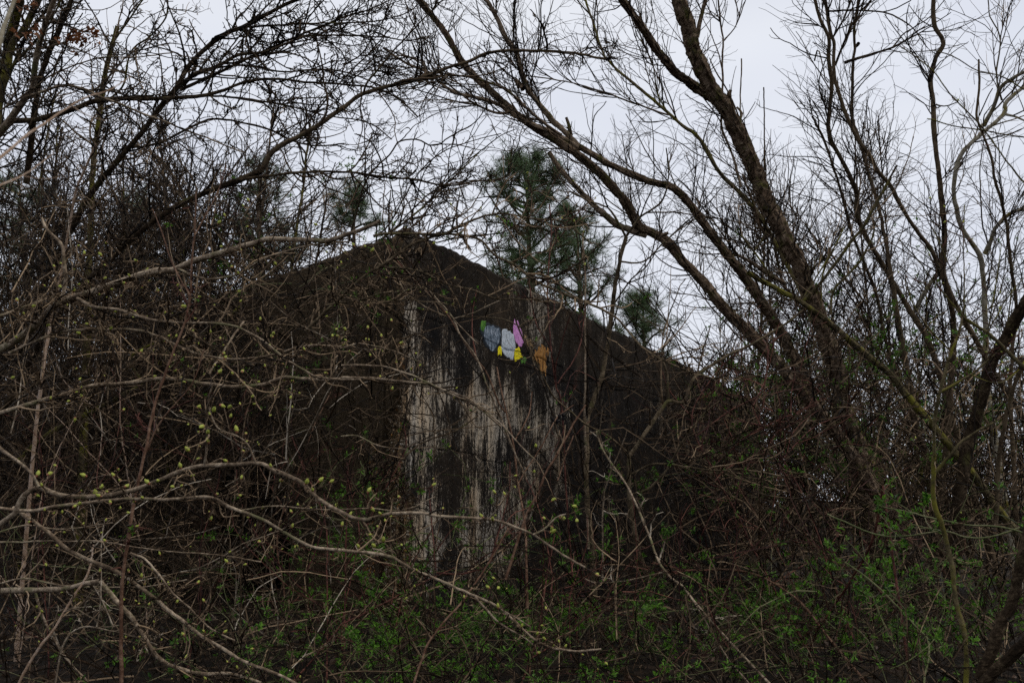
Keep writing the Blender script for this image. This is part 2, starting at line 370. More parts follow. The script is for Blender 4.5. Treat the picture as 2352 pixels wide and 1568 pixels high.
# pale (washed) patches on the right face: px, py, rx, ry, amount
PALE = [(1010, 945, 85, 110, 1.0), (1130, 960, 120, 95, 1.0), (1230, 960, 80, 70, .75), (960, 830, 70, 150, .62), (1040, 800, 70, 70, .5),
        (1010, 1010, 100, 60, .8), (1230, 720, 55, 80, .62), (1180, 1090, 130, 60, .45), (980, 740, 60, 50, .6), (985, 1230, 60, 160, .8), (1070, 1190, 170, 170, .72), (1230, 1080, 90, 90, .6), (1000, 860, 90, 90, .55), (950, 1000, 30, 160, .7),
        (1080, 1130, 90, 60, .45), (1290, 1110, 45, 50, .6), (1560, 960, 70, 60, .35), (938, 570, 16, 60, 1.0), (945, 690, 22, 60, .7), (1120, 1260, 90, 90, .42), (1250, 850, 40, 60, .4),(1190,1200,90,80,.4)]
def build_face(face, length, parent, ulist, hole=None):
    u = np.asarray(ulist); z = np.linspace(Z0, ZT, 330)
    U, Zz = np.meshgrid(u, z, indexing='ij')
    er = erode_mask(U, Zz, face); top = sstep(ZT - .05, ZT, Zz)
    cornr = sstep(.05, 0, U)
    off = wall_disp(U, Zz, face) * (1 - er) - er * erode_depth(U, Zz) - top * (.01 + .03 * vnoise(U * 9, U * 0, 31)) 
    off = off * (1 - cornr) - cornr * (.012 + .03 * er)
    zz2 = Zz + top * ((vnoise(U * 14, U * 0, 33) - .5) * .03 + (vnoise(U * 3, U * 0, 34) - .5) * .035)
    V = face_pt(U, zz2, off, face)
    ii = np.arange(U.size).reshape(U.shape)
    F = np.stack([ii[:-1, :-1], ii[1:, :-1], ii[1:, 1:], ii[:-1, 1:]], -1)
    if face == 0: F = F[..., ::-1]
    keep = np.ones(F.shape[:2], bool)
    if hole is not None:
        cu = (U[:-1, :-1] + U[1:, 1:]) / 2; cz = (Zz[:-1, :-1] + Zz[1:, 1:]) / 2; keep = ~hole(cu, cz)
    F = F[keep].reshape(-1, 4)
    px, py = to_px(V)
    pl = np.zeros(U.shape)
    if face == 1:
        for x, y, rx, ry, a in PALE:
            e = ((px - x + 60 * (fbm(U * 2.5, Zz * 2, 55) - .5)) / rx) ** 2 + ((py - y + 120 * (fbm(U * 6, Zz * 1.5, 56) - .5)) / ry) ** 2
            pl = np.maximum(pl, a * np.exp(-e ** 1.4 * .9))
        pl = pl * (.7 + .6 * fbm(U * 1.8, Zz * 1.5, 51, 3)) + .22 * fbm(U * 2.2 + 9, Zz * 1.4, 57, 3) + .05
        stripe = sstep(.62, .8, vnoise(U * 2.3, Zz * .15, 52)) * .30      # long dark drips
        pl = pl - stripe
        br = .15 * sstep(.45, .75, vnoise(U * 1.1, Zz * .8, 53)) + .18 * sstep(ZT - 1.0, ZT - .4, Zz)
    else:
        pl = pl + .2; br = np.full(U.shape, .93)
    at_ = dict(u=U.ravel() + face * 50, z=Zz.ravel(), pale=pl.ravel(), brown=np.clip(br, 0, 1).ravel(), eroded=er.ravel())
    return mesh_from('wall', V.reshape(-1, 3), F, M['concrete'], parent, smooth=False, base=BASE, attr=at_)
bld = empty('concrete_building', BASE, 'dark stained concrete building corner with board marks and daubs of paint', 'building')
ur = np.concatenate([np.linspace(0, 1.6, 130), np.linspace(1.6, 6, 260)[1:], np.linspace(6, LR, 130)[1:]])
ul = np.concatenate([np.linspace(0, .9, 70), np.linspace(.9, LL, 120)[1:]])
build_face(1, LR, bld, ur)
hu, hz = None, None
def hole(u, z):
    P = face_pt(u, z, u * 0, 0); px, py = to_px(P)
    return (((px - 575) / 92) ** 2 + ((py - 1230) / 170) ** 2 + (fbm(u * 6, z * 6, 61) - .5) * .5) < 1
build_face(0, LL, bld, ul, hole)
# roof slab, inner faces and back walls (a closed shell 0.3 m thick)
def prism(name, poly, z0, z1, m, parent):
    n = len(poly); V = [(x, y, z0) for x, y in poly] + [(x, y, z1) for x, y in poly]
    me = bpy.data.meshes.new(name)
    Fs = [tuple(range(n - 1, -1, -1)), tuple(range(n, 2 * n))] + [(i, (i + 1) % n, (i + 1) % n + n, i + n) for i in range(n)]
    me.from_pydata([tuple(np.array(v) - BASE) for v in V], [], Fs); me.materials.append(m); me.update()
    for an, vals in (('u', [v[0] for v in V]), ('z', [v[2] + v[1] for v in V]), ('pale', [.1] * len(V)), ('brown', [.8] * len(V)), ('eroded', [0] * len(V))):
        a = me.attributes.new(an, 'FLOAT', 'POINT'); a.data.foreach_set('value', np.array(vals, np.float32))
    o = bpy.data.objects.new(name, me); COL.objects.link(o); o.parent = parent; return o
c2 = C0[:2]; inner = c2 + (dR + dL) * .12 / 1.0
eR = c2 + dR * LR; eL = c2 + dL * LL; eB = c2 + dR * LR + dL * LL
ins = .10
rc = c2 - (nR + nL) * ins * .8
prism('roof', [rc, eR - nR * ins, eB, eL - nL * ins], ZT - .22, ZT - .035, M['concrete'], bld)
prism('back_wall', [eR - nR * ins, eB, eB - dL * .25, eR - nR * ins - dL * 0 - dR * .3], Z0, ZT - .225, M['concrete'], bld)
prism('back_wall', [eL - nL * ins, eB - dR * .02, eB - dR * .3, eL - nL * ins + dR * .0 - dL * .3], Z0, ZT - .225, M['concrete'], bld)
prism('inner_wall', [rc - nR * .22, eR - nR * .32, eR - nR * .36, rc - nR * .26], Z0, ZT - .225, M['concrete'], bld)

# paint daubs: thin crusts of paint that follow the wall surface
def zc(pts, ox=1740, oy=1120, k=5.2275): return [((ox + a / k) / 1.6327, (oy + b / k) / 1.6327) for a, b in pts]
def px_to_uz(x, y):
    d = ray(x, y); # intersect the right wall plane
    o = np.array([0, 0, EYE]); n3 = np.array([nR[0], nR[1], 0]); k = np.dot(C0 - o, n3) / np.dot(d, n3); p = o + d * k
    return np.dot((p - C0)[:2], dR), p[2]
def sdist(poly, U, Z):
    poly = np.asarray(poly); n = len(poly); d = np.full(U.shape, 1e9); ins_ = np.zeros(U.shape, bool)
    for i in range(n):
        a = poly[i]; b = poly[(i + 1) % n]; e = b - a
        t = np.clip(((U - a[0]) * e[0] + (Z - a[1]) * e[1]) / (e @ e), 0, 1)
        d = np.minimum(d, np.hypot(U - a[0] - t * e[0], Z - a[1] - t * e[1]))
        c = ((a[1] > Z) != (b[1] > Z)) & (U < (b[0] - a[0]) * (Z - a[1]) / (b[1] - a[1] + 1e-12) + a[0])
        ins_ ^= c
    return np.where(ins_, d, -d)
def daub(px, m, thick, label, rag=.5):
    poly = np.array([px_to_uz(*p) for p in px]); lo = poly.min(0) - .05; hi = poly.max(0) + .05
    nu = int((hi[0] - lo[0]) / .005); nzz = int((hi[1] - lo[1]) / .007)
    U, Z = np.meshgrid(np.linspace(lo[0], hi[0], nu), np.linspace(lo[1], hi[1], nzz), indexing='ij')
    s = sdist(poly, U, Z) + ((fbm(U * 34, Z * 7, 71, 3) - .5) * .075 + (fbm(U * 14, Z * 9, 72, 2) - .5) * .04) * rag
    er = erode_mask(U, Z, 1)
    base = wall_disp(U, Z, 1)
    off = base + .002 + thick * sstep(-.004, .004, s) - .008 * sstep(.0, -.012, s) + .0015 * (fbm(U * 60, Z * 14, 73) - .5)
    V = face_pt(U, Z, off, 1); ii = np.arange(U.size).reshape(U.shape)
    F = np.stack([ii[:-1, :-1], ii[1:, :-1], ii[1:, 1:], ii[:-1, 1:]], -1)
    k = (s[:-1, :-1] > -.012)
    F = F[k]
    o = mesh_from('paint_daub', V.reshape(-1, 3), F.reshape(-1, 4), m, bld, smooth=True, base=BASE, attr=dict(u=U.ravel(), z=Z.ravel()))
    o['label'] = label
P_blue = paintm('slate_blue_paint', [(.36, (.03, .04, .055)), (.47, (.09, .125, .17)), (.56, (.25, .31, .39)), (.66, (.52, .56, .63))])
P_grey = paintm('pale_grey_paint', [(.32, (.30, .35, .41)), (.48, (.52, .59, .67)), (.7, (.68, .73, .80))], 40, 14)
P_pink = paintm('lilac_paint', [(.3, (.42, .16, .42)), (.5, (.66, .29, .66)), (.7, (.78, .48, .76))], 30, 16)
P_yel = paintm('yellow_paint', [(.3, (.75, .62, .01)), (.6, (.90, .80, .02))])
P_grn = paintm('green_paint', [(.35, (.03, .07, .02)), (.5, (.07, .20, .03)), (.68, (.16, .34, .05))], 60, 14)
P_org = paintm('ochre_paint', [(.36, (.05, .03, .02)), (.48, (.30, .14, .035)), (.6, (.42, .22, .07)), (.72, (.40, .30, .20))], 34, 4)
P_dk = paintm('black_blue_paint', [(.3, (.012, .014, .018)), (.7, (.035, .045, .058))])
P_tan = paintm('bare_tan_concrete', [(.36, (.10, .06, .03)), (.5, (.30, .20, .10)), (.7, (.38, .30, .20))], 30, 6)
daub(zc([(280, 600), (330, 540), (400, 480), (560, 520), (700, 590), (700, 860), (650, 960), (600, 1050), (520, 1030), (420, 930), (350, 820)]), P_dk, .0015, 'blue black paint under the slate daub')
daub(zc([(370, 560), (520, 530), (650, 600), (690, 700), (640, 880), (560, 1010), (500, 1010), (440, 880), (360, 740)]), P_blue, .003, 'streaky slate blue paint daub')
daub(zc([(310, 460), (390, 450), (390, 540), (340, 640), (300, 590)]), P_grn, .003, 'small green daub at the upper left of the slate blue one')
daub(zc([(710, 640), (760, 600), (880, 640), (930, 720), (965, 880), (960, 1000), (950, 1120), (930, 1200), (860, 1150), (760, 1080), (715, 1000)]), P_grey, .002, 'pale grey paint daub')
daub(zc([(960, 400), (1010, 440), (1060, 560), (1110, 720), (1150, 830), (1100, 940), (1040, 920), (985, 850), (940, 680), (930, 580)]), P_pink, .002, 'lilac paint daub')
daub(zc([(650, 940), (700, 940), (725, 1040), (715, 1100), (650, 1105)]), P_yel, .003, 'small yellow daub')
daub(zc([(965, 990), (1040, 975), (1090, 1060), (1135, 1160), (1050, 1190), (975, 1215)]), P_yel, .002, 'larger yellow daub')
daub(zc([(1060, 1150), (1140, 1140), (1200, 1190), (1170, 1260), (1080, 1260)]), P_grn, .0035, 'green daub below the larger yellow one')
daub(zc([(1340, 1150), (1400, 930), (1440, 960), (1560, 970), (1640, 1040), (1560, 1130), (1560, 1420), (1500, 1480), (1440, 1260)]), P_org, .002, 'ochre orange daub', 2.2)
daub(zc([(1150, 740), (1210, 760), (1275, 880), (1240, 960), (1180, 860)]), P_tan, .002, 'bare tan patch beside the lilac daub', 1.8)
# ------------------------------------------------------------ vegetation engine
STY = {
 # children per 100 px of parent (later: per child), length px, diameter px, segments, wiggle, upward pull, angle
 'willow': [(4.4, (90, 330), 3.1, 12, .10, .05, (20, 50)), (3.8, (40, 170), 2.2, 8, .14, .045, (25, 50)), (1.6, (18, 70), 1.7, 5, .18, .03, (25, 55))],
 'thorn': [(4.6, (60, 280), 4.7, 10, .18, .03, (25, 70)), (4.6, (20, 100), 3.0, 6, .28, .03, (35, 75)), (3.2, (6, 24), 2.5, 2, .35, .06, (40, 80))],
 'thornfar': [(5.4, (60, 240), 4.0, 7, .20, .05, (25, 70)), (3.6, (20, 90), 2.7, 4, .28, .04, (35, 75))],
 'few': [(1.9, (30, 150), 4.4, 8, .18, .03, (30, 70)), (2.6, (14, 70), 3.1, 5, .26, .03, (35, 75)), (1.8, (6, 18), 2.7, 2, .35, .05, (40, 80))],
 'dog': [(2.6, (60, 330), 3.6, 12, .10, .035, (22, 50)), (2.4, (25, 140), 2.6, 7, .15, .04, (28, 55)), (1.2, (8, 32), 2.0, 3, .25, .06, (30, 60))],
 'bare': [(.9, (12, 60), 2.6, 4, .2, .05, (30, 60))],
 'none': [],
}
# gaps the growth leaves open: x, y, rx, ry in the picture grid, share of twigs missing there
GAPS = [(1150, 790, 150, 100, .72), (1090, 970, 220, 130, .62), (1380, 850, 160, 160, .35), (1080, 330, 110, 60, .4), (1740, 140, 70, 150, .8), (1010, 1130, 120, 90, .45), (1150, 600, 160, 60, .35)]
def thin(P):
    px, py = to_px(P[:, P.shape[1] // 2]); keep = np.ones(len(P), bool)
    for x, y, rx, ry, pr in GAPS:
        keep &= ~(((((px - x) / rx) ** 2 + ((py - y) / ry) ** 2) < 1) & (R.uniform(0, 1, len(P)) < pr))
    return keep
def px_scale(P): return np.maximum(P[..., 1] * cp + (P[..., 2] - EYE) * sp, .3) / FPX
def trace(pts, d0, d1, Y0, Y1, jit=1.0):
    pts = np.array(pts, float); seg = np.hypot(*np.diff(pts, axis=0).T); cum = np.concatenate([[0], np.cumsum(seg)]); L = cum[-1]
    Ys = Y0 + (Y1 - Y0) * cum / L + np.sin(cum / 140 + R.uniform(0, 6)) * .012 * Y0
    P = np.array([at(x, y, Y) for (x, y), Y in zip(pts, Ys)])
    n = int(max(6, L / 11)); Q = catmull(P, n); s = px_scale(Q)
    wob = np.cumsum(R.normal(0, 1, (n, 3)), axis=0); wob -= np.linspace(0, 1, n)[:, None] * wob[-1]
    Q = Q + wob * (s * .55 * jit)[:, None]
    d = (d0 + (d1 - d0) * np.linspace(0, 1, n) ** .9) * .88
    r = d * .5 * s * (1 + .10 * (vnoise(np.arange(n) * .55, np.zeros(n) + R.integers(99), 4) - .5) * 2)
    return Q, r, L
def twigset(Q, r, L, style, density=1.0, tmin=.05, levels=None, lenk=1.0, droop=0.0):
    """procedural twigs off one limb; returns Geo plus tip nodes"""
    g = Geo(); tips = []; nodes = []
    P, Rr = Q[None], r[None]; spec = STY[style]
    if levels: spec = spec[:levels]
    for lv, (dn, (l0, l1), dia, ns, wig, up, ang) in enumerate(spec):
        if lv == 0: k = R.poisson(max(.2, dn * L / 100 * density), 1)
        else: k = R.poisson(dn, len(P))
        res = spawn(P, Rr, k, tmin if lv == 0 else .12, ang)
        if res is None: break
        P0, D, t, par, rn = res; s = px_scale(P0)
        ln = R.uniform(0, 1, len(P0)) ** 1.3 * (l1 - l0) + l0
        ln = ln * s * (1.1 - .55 * t) * lenk
        r0 = np.minimum(dia * .5 * s * R.uniform(.65, 1.25, len(P0)), rn * .85)
        P, Rr = grow(P0, D, ln, r0, ns, wig, up - droop, .5 if ns > 2 else 1.15)
        kp = thin(P); P, Rr = P[kp], Rr[kp]
        if len(P) == 0: break
        V, F = tubes(P, Rr, 4 if lv == 0 else 3); g.add(V, F); tips.append(P[:, -1]); nodes.append(P[:, 1:].reshape(-1, 3))
    return g, (np.concatenate(tips) if tips else np.zeros((0, 3))), (np.concatenate(nodes) if nodes else np.zeros((0, 3)))

def leaf_mesh(sprigs, size=.03, seed=1, narrow=.42, cup=.35, n=6):
    """local sprig: n small folded leaflets spreading from a point along +Z; 6 tris each"""
    rr = np.random.default_rng(seed); V = []; F = []
    for i in range(n):
        a = i * 2.399 + rr.uniform(-.4, .4); el_ = rr.uniform(.15, 1.1); l = size * rr.uniform(.6, 1.25); w = l * narrow * rr.uniform(.7, 1.2)
        d = np.array([math.cos(a) * math.cos(el_), math.sin(a) * math.cos(el_), math.sin(el_)]); sd_ = unit(np.cross(d, [0, 0, 1.])); up = np.cross(sd_, d)
        b = d * size * .15 + np.array([0, 0, size * .12 * i])
        tip = b + d * l + up * l * rr.uniform(-.35, .1); m1 = b + d * l * .38; m2 = b + d * l * .72 + up * l * .02; k = len(V)
        V += [b, m1 - sd_ * w * .5 + up * w * cup, m1, m1 + sd_ * w * .5 + up * w * cup, m2 - sd_ * w * .36 + up * w * .2, m2 - up * w * .05, m2 + sd_ * w * .36 + up * w * .2, tip]
        F += [(k, k + 2, k + 1), (k, k + 3, k + 2), (k + 1, k + 2, k + 5), (k + 1, k + 5, k + 4), (k + 2, k + 3, k + 6), (k + 2, k + 6, k + 5), (k + 4, k + 5, k + 7), (k + 5, k + 6, k + 7)]
    return np.array(V), np.array(F)
SPRIG = [leaf_mesh(1, 1.0, s, n=int(nn)) for s, nn in zip(range(8), (5, 7, 6, 8, 5, 9, 6, 4))]
SPRIG_ME = []
for V, F in SPRIG[:6]:
    me = bpy.data.meshes.new('leaf_sprig'); me.from_pydata(V.tolist(), [], F.tolist()); me.materials.append(M['leaf']); me.update(); SPRIG_ME.append(me)
def rand_rot(n, tilt=1.0):
    z = unit(R.normal(0, 1, (n, 3)) * tilt + np.array([0, 0, .7])); a = unit(np.cross(z, unit(R.normal(0, 1, (n, 3))))); b = np.cross(z, a)
    return np.stack([a, b, z], -1)          # columns
def scatter(protos, P, size, mat_, name, parent, base, tilt=1.0):
    """one joined mesh of many small pieces"""
    if len(P) == 0: return None
    g = Geo(); which = R.integers(0, len(protos), len(P)); Rm = rand_rot(len(P), tilt); sz = np.asarray(size) * np.ones(len(P))
    for q, (V, F) in enumerate(protos):
        k = np.where(which == q)[0]
        if len(k) == 0: continue
        W_ = np.einsum('nij,vj->nvi', Rm[k], V) * sz[k][:, None, None] + P[k][:, None, :]
        FF = (F[None] + (np.arange(len(k)) * len(V))[:, None, None]).reshape(-1, F.shape[1]); g.add(W_.reshape(-1, 3), FF)
    V, F = g.get(); o = mesh_from(name, V, F, mat_, parent, base=base); o['kind'] = 'stuff'; return o
# bud: a plump pointed bud in green over a brownish pink base scale
def bud_mesh():
    pr = [(0, .08), (.10, .15), (.28, .21), (.45, .27), (.68, .25), (.9, .14), (1.05, .02)]; n = 7; V = []; F = []; mi = []
    for k, (z, r_) in enumerate(pr):
        for i in range(n):
            a = i * 2 * math.pi / n + k * .25; rr_ = r_ * (1 + .16 * math.cos(3 * a + k)); V.append((rr_ * math.cos(a) + .05 * z * z, rr_ * math.sin(a), z))
    for k in range(len(pr) - 1):
        for i in range(n): F.append((k * n + i, k * n + (i + 1) % n, (k + 1) * n + (i + 1) % n, (k + 1) * n + i)); mi.append(1 if k < 2 else 0)
    return V, F, mi
bV, bF, bM_ = bud_mesh(); BUD = (np.array(bV), np.array(bF))
bud_me = bpy.data.meshes.new('bud'); bud_me.from_pydata(bV, [], bF); bud_me.materials.append(M['budgreen']); bud_me.materials.append(M['budpink'])
bud_me.polygons.foreach_set('material_index', bM_); bud_me.polygons.foreach_set('use_smooth', [True] * len(bF)); bud_me.update()
def place_parts(name, meshes, P, size, parent, base, tilt=1.0):
    Rm = rand_rot(len(P), tilt)
    from mathutils import Matrix
    for i in range(len(P)):
        o = bpy.data.objects.new(name, meshes[int(R.integers(len(meshes)))]); COL.objects.link(o); o.parent = parent
        s = float(np.asarray(size)[i] if np.ndim(size) else size)
        m = Matrix(((*(Rm[i][0] * s), 0), (*(Rm[i][1] * s), 0), (*(Rm[i][2] * s), 0), (0, 0, 0, 1))); m.translation = Vector(tuple(float(c) for c in P[i] - base))
        o.matrix_local = m

THINGS = []
def plant(name, label, cat, traces, bark_, twig, style, group=None, density=1.0, buds=0, bud_stuff=0, leaves=0, leaf_px=11, rough=0.0, levels=None, lenk=1.0, bud_px=7.5, root=True, droop=0.0, pieces=None, catk=None):
    """traces: strings 'dia0,dia1;Y0,Y1;x,y x,y ...[;style]' from base to tip; the first is the trunk or main stem"""
    limbs = []; sty = []
    for ti, tr in enumerate(traces.strip().split('\n')):
        f = tr.strip().split(';'); d0, d1 = map(float, f[0].split(',')); Y0, Y1 = map(float, f[1].split(','))
        pts = [tuple(map(float, q.split(','))) for q in f[2].split()]
        limbs.append(trace(pts, d0, d1, Y0, Y1)); sty.append(f[3] if len(f) > 3 else style)
    Q0 = limbs[0][0][0]
    base = np.array([Q0[0], Q0[1], float(ground_z(Q0[0], Q0[1])) if root else Q0[2]])
    e = empty(name, base, label, cat, group)
    for k, (Q, r, L) in enumerate(limbs):
        big = np.max(r / px_scale(Q)) * 2
        if k == 0 and root:      # carry the stem down to the soil
            gz = float(ground_z(Q[0][0], Q[0][1])) - .05
            if Q[0][2] > gz + .05:
                d = Q[0] - Q[2]; d = d / max(1e-6, abs(d[2])); h = Q[0][2] - gz
                off = np.clip(d[:2] if d[2] < 0 else d[:2] * .3, -.8, .8) * h
                m = 8; tt = np.linspace(1, 0, m, endpoint=False)[:, None]
                lo = np.concatenate([Q[0][None, :2] + off[None] * tt ** 1.1, Q[0][2] - h * tt], 1)
                Q = np.vstack([lo, Q]); r = np.concatenate([r[0] * (1 + .25 * tt[:, 0]), r])
        if rough > 0 and big > 9:
            nn = len(Q) * 3; Qs = catmull(Q, nn); rs = np.interp(np.linspace(0, 1, nn), np.linspace(0, 1, len(r)), r)
            V, F = tubes(Qs[None], rs[None], 22 if big > 18 else 14, rough, 7 + k)
        else: V, F = tubes(Q[None], r[None], 10 if big > 12 else (7 if big > 5 else 5), .05, 3 + k)
        mesh_from('trunk' if k == 0 else 'limb', V, F, M[bark_], e, smooth=not (rough > 0 and big > 9), base=base)
    gg = Geo(); tips = []; nodes = []
    for (Q, r, L), st in zip(limbs, sty):
        if not STY[st]: continue
        a, tp, nd = twigset(Q, r, L, st, density, .12 if root else .03, levels, lenk, droop)
        for V, F in zip(a.V, a.F): gg.V.append(V); gg.F.append(F - 0)
        tips.append(tp); nodes.append(nd)
    if gg.V:
        off = 0; Fs = []; Vs = []
        # Geo parts carry their own running offsets per limb; rebuild them
        run = 0; cur = 0; lastmax = -1
        for V, F in zip(gg.V, gg.F):
            F0 = F - F.min(); Fs.append(F0 + off); Vs.append(V); off += len(V)
        o = mesh_from('twigs', np.concatenate(Vs), np.concatenate(Fs), M[twig], e, base=base); o['kind'] = 'stuff'
        tips = np.concatenate(tips); nodes = np.concatenate(nodes)
        if buds:
            d = np.linalg.norm(tips - np.array([0, 0, EYE]), axis=1); px, py = to_px(tips); ok = np.where((px > -20) & (px < W + 20) & (py > -20) & (py < H + 20))[0]
            k = []
            for c in R.permutation(ok):
                if all(abs(px[c] - px[j]) + abs(py[c] - py[j]) > (22 if R.uniform() < .8 else 7) for j in k): k.append(int(c))
                if len(k) >= buds: break
            s = px_scale(tips[k]) if len(k) else []
            if len(k): place_parts('bud', [bud_me], tips[k], s * bud_px * R.uniform(.6, 1.35, len(k)) * .95, e, base, .8)
        if bud_stuff:
            k = R.integers(0, len(tips), min(bud_stuff, len(tips))); 
            V8 = BUD[0]; oo = scatter([BUD], tips[k], px_scale(tips[k]) * 6 * R.uniform(.6, 1.4, len(k)), M['budgreen'], 'buds', e, base, .9)
        if leaves:
            k = R.integers(0, len(nodes), leaves); scatter(SPRIG, nodes[k], px_scale(nodes[k]) * leaf_px * .75 * R.uniform(.5, 1.4, len(k)), M['leaf'], 'leaves', e, base)
    THINGS.append(e); return e, base, limbs

# ------------------------------------------------------------ the traced trees on the right
plant('leaning_tree', 'thickest leaning tree with dark flaking bark and a broken stub halfway up', 'tree', '''
40,33;11.5,9.5;2020,1300 1985,1150 1962,1007 1938,940 1928,857 1905,790 1885,725 1860,655 1838,600 1815,560 1790,500 1760,440 1735,380 1700,310 1670,250 1635,200 1600,130 1580,60 1553,-15
22,17;10.3,9;1660,240 1635,227 1568,180 1528,143 1485,80 1420,-12
12,9;10,9.8;1600,85 1608,45 1622,-10
7,4;10.3,9.9;1701,430 1680,350 1658,290 1661,220 1662,150 1663,93 1655,60 1648,-8
4,2.5;9.9,9.6;1663,93 1690,60 1702,25 1715,-8
5,3;10.2,9.8;1698,277 1675,215 1645,165 1630,133;none
4,3.5;9.7,9.7;1701,294 1702,200 1703,135;none
13,9;10.2,10.1;1683,255 1674,225 1678,207;none
9,6;10.4,10.4;1690,285 1704,262 1692,246;none
7,5;10.6,10;1815,670 1802,657 1788,610 1775,550 1748,523 1735,480 1720,440 1705,400
5,3;10.5,10;1798,610 1822,563 1835,510 1826,470''', 'flaky', 'twigdark', 'willow', rough=.20, density=.8)
plant('leaning_tree', 'long tree leaning across in front of the wall, its top forked into three parallel boughs', 'tree', '''
36,14;11,8.5;2110,1340 2068,1215 1995,1112 1952,1043 1918,997 1868,937 1818,877 1768,823 1718,773 1658,710 1618,656 1568,606 1535,563 1500,540 1468,523 1435,467 1401,427 1358,384 1318,354 1251,310 1194,270 1138,220 1094,180 1058,140 1024,80 991,37 950,-15
30,14;11.2,9;1880,960 1850,880 1802,783 1775,737 1735,680 1701,630 1661,580 1618,523 1568,454 1535,430 1485,417 1435,397 1378,367 1331,337
14,11;9.3,8.4;1331,340 1304,310 1268,277 1241,244 1214,213 1199,177 1188,127 1161,87 1141,43 1108,-12
14,5;9.3,8.2;1331,344 1284,310 1218,284 1168,257 1131,234 1044,210 984,167 934,147 880,110
7,3;8.6,8;1168,257 1150,262 1104,247 1018,187 960,140 911,127
8,4;8.9,8.2;1290,310 1268,294 1218,254 1168,207 1110,183 1074,173 1001,174 960,190
11,7;9.3,9.3;1311,312 1305,290 1300,270;none
13,10;8.9,9;1201,205 1190,192 1186,186;none
16,11;9.7,9.5;1484,540 1418,514 1368,474 1318,424 1284,384 1261,350
13,9;9.2,9.1;1530,560 1515,545 1535,535;none
12,5;10.6,10.2;1802,650 1768,630 1711,593 1661,580
5,3;9.4,9;1535,264 1451,234 1384,210 1301,187 1201,173''', 'flaky', 'twigdark', 'willow', rough=.14, density=.95)
plant('slender_tree', 'slender tree crossing close behind the thickest leaning trunk', 'tree', '''
18,5;12,11;1900,800 1830,650 1780,560 1748,500 1701,444 1651,394 1605,317 1568,290 1535,260 1451,187 1401,143 1385,117 1341,-10
4,3;11,10.5;1535,264 1510,210 1500,150 1470,90''', 'moss', 'twigdark', 'willow', rough=.1, density=.8)
plant('slender_tree', 'thin dark stem with a cut top just left of the twin upright stems', 'tree', '''
10,6;12,11;2075,900 2058,853 2045,813 2028,757 2015,690 1992,623 1968,563 1952,523 1930,440 1922,415 1908,374 1888,310 1865,267
4,3;11.3,11;1922,350 1900,290 1866,232''', 'dark', 'twigdark', 'willow', density=.6)
plant('slender_tree', 'upright stem that bends right towards a long bough at the top', 'tree', '''
15,8;12,10.5;2230,760 2168,643 2152,610 2135,567 2098,520 2068,470 2045,424 2015,390 1995,354 1968,317 1942,264 1922,200 1915,150 1915,100 1905,67 1893,-12
7,4;11,10.6;1918,150 1950,70 1975,30 1985,-10
8,3;11,10.6;1940,145 1985,130 2040,115 2070,100 2140,60
5,3;11,10.4;1905,25 1960,22 2035,30 2090,60 2130,110''', 'dark', 'twigdark', 'willow', rough=.1, density=.75)
plant('slender_tree', 'upright stem with a V fork near the sky edge, left of the twisting one', 'tree', '''
17,8;12.5,11;2165,880 2135,790 2115,750 2088,710 2068,673 2042,633 2008,576 1982,530 1965,484 1968,447 1948,400 1922,354 1902,317 1898,267 1905,200 1900,133 1902,87 1882,43 1870,-12
6,4;11,10.8;1903,90 1912,87 1938,43 1960,-12
4,3;11.6,11;1870,140 1880,115 1895,180 1902,190;none
8,5;12,11.6;1982,523 2010,470 2035,430 2060,380''', 'dark', 'twigdark', 'willow', rough=.1, density=.7)
plant('slender_tree', 'knobbly dark stem rising between the V forked and the twisting stem', 'tree', '''
12,6;12,11;2050,640 2028,523 2015,467 2002,417 1988,360 1975,307 1962,267 1962,234 1962,160 1968,107 1965,67 1973,-12
9,9;11.6,11.5;1965,108 1972,100;none''', 'dark', 'twigdark', 'willow', rough=.1, density=.6)
plant('twisting_tree', 'dark upright stem with a sharp kink near the top at the right', 'tree', '''
20,10;11.5,10;2180,960 2188,823 2192,757 2185,690 2168,623 2168,523 2158,434 2152,367 2145,300 2142,234 2135,187 2148,133 2166,97 2148,57 2144,-12
4,2.5;10.6,10;2150,240 2170,243 2198,235''', 'dark', 'twigdark', 'willow', rough=.1, density=.45)
plant('pale_tree', 'pale lichened tree that curves up at the right edge', 'tree', '''
18,9;13,11.5;2290,1040 2265,857 2268,790 2265,723 2262,657 2252,590 2208,523 2198,484 2192,450 2198,400 2212,350 2258,304 2308,260 2312,234 2360,195
12,8;12.2,11.5;2262,583 2275,550 2285,523 2320,490 2360,480
11,8;12,11.4;2258,290 2282,243 2302,197 2360,160
7,4;12,11.6;2308,262 2335,270 2360,280
12,9;13,12.8;2102,716 2115,690 2142,643 2170,600
5,3;12,11;2300,230 2290,170 2300,90 2275,40 2270,-10''', 'pale', 'twig', 'willow', rough=.06, density=.8)
plant('slender_tree', 'dark straight stem close beside the pale lichened tree', 'tree', '''
13,5;10.5,9.5;2325,1000 2320,857 2332,723 2322,623 2312,523 2305,484 2288,417 2278,360 2262,317 2245,267 2248,200 2248,137
3.5,2.5;10,9.7;2250,265 2262,235 2280,203''', 'dark', 'twigdark', 'willow', density=.5, rough=.05)
plant('leaning_tree', 'broad black trunk leaning in from the right edge in front of the tangle', 'tree', '''
32,27;9.5,8.3;2190,1310 2195,1236 2202,1136 2218,1046 2238,973 2262,890 2285,823 2315,770 2365,680
12,9;9,8.6;2285,1200 2295,1043 2318,923 2350,823;none''', 'dark', 'twigdark', 'willow', rough=.10, density=.35)
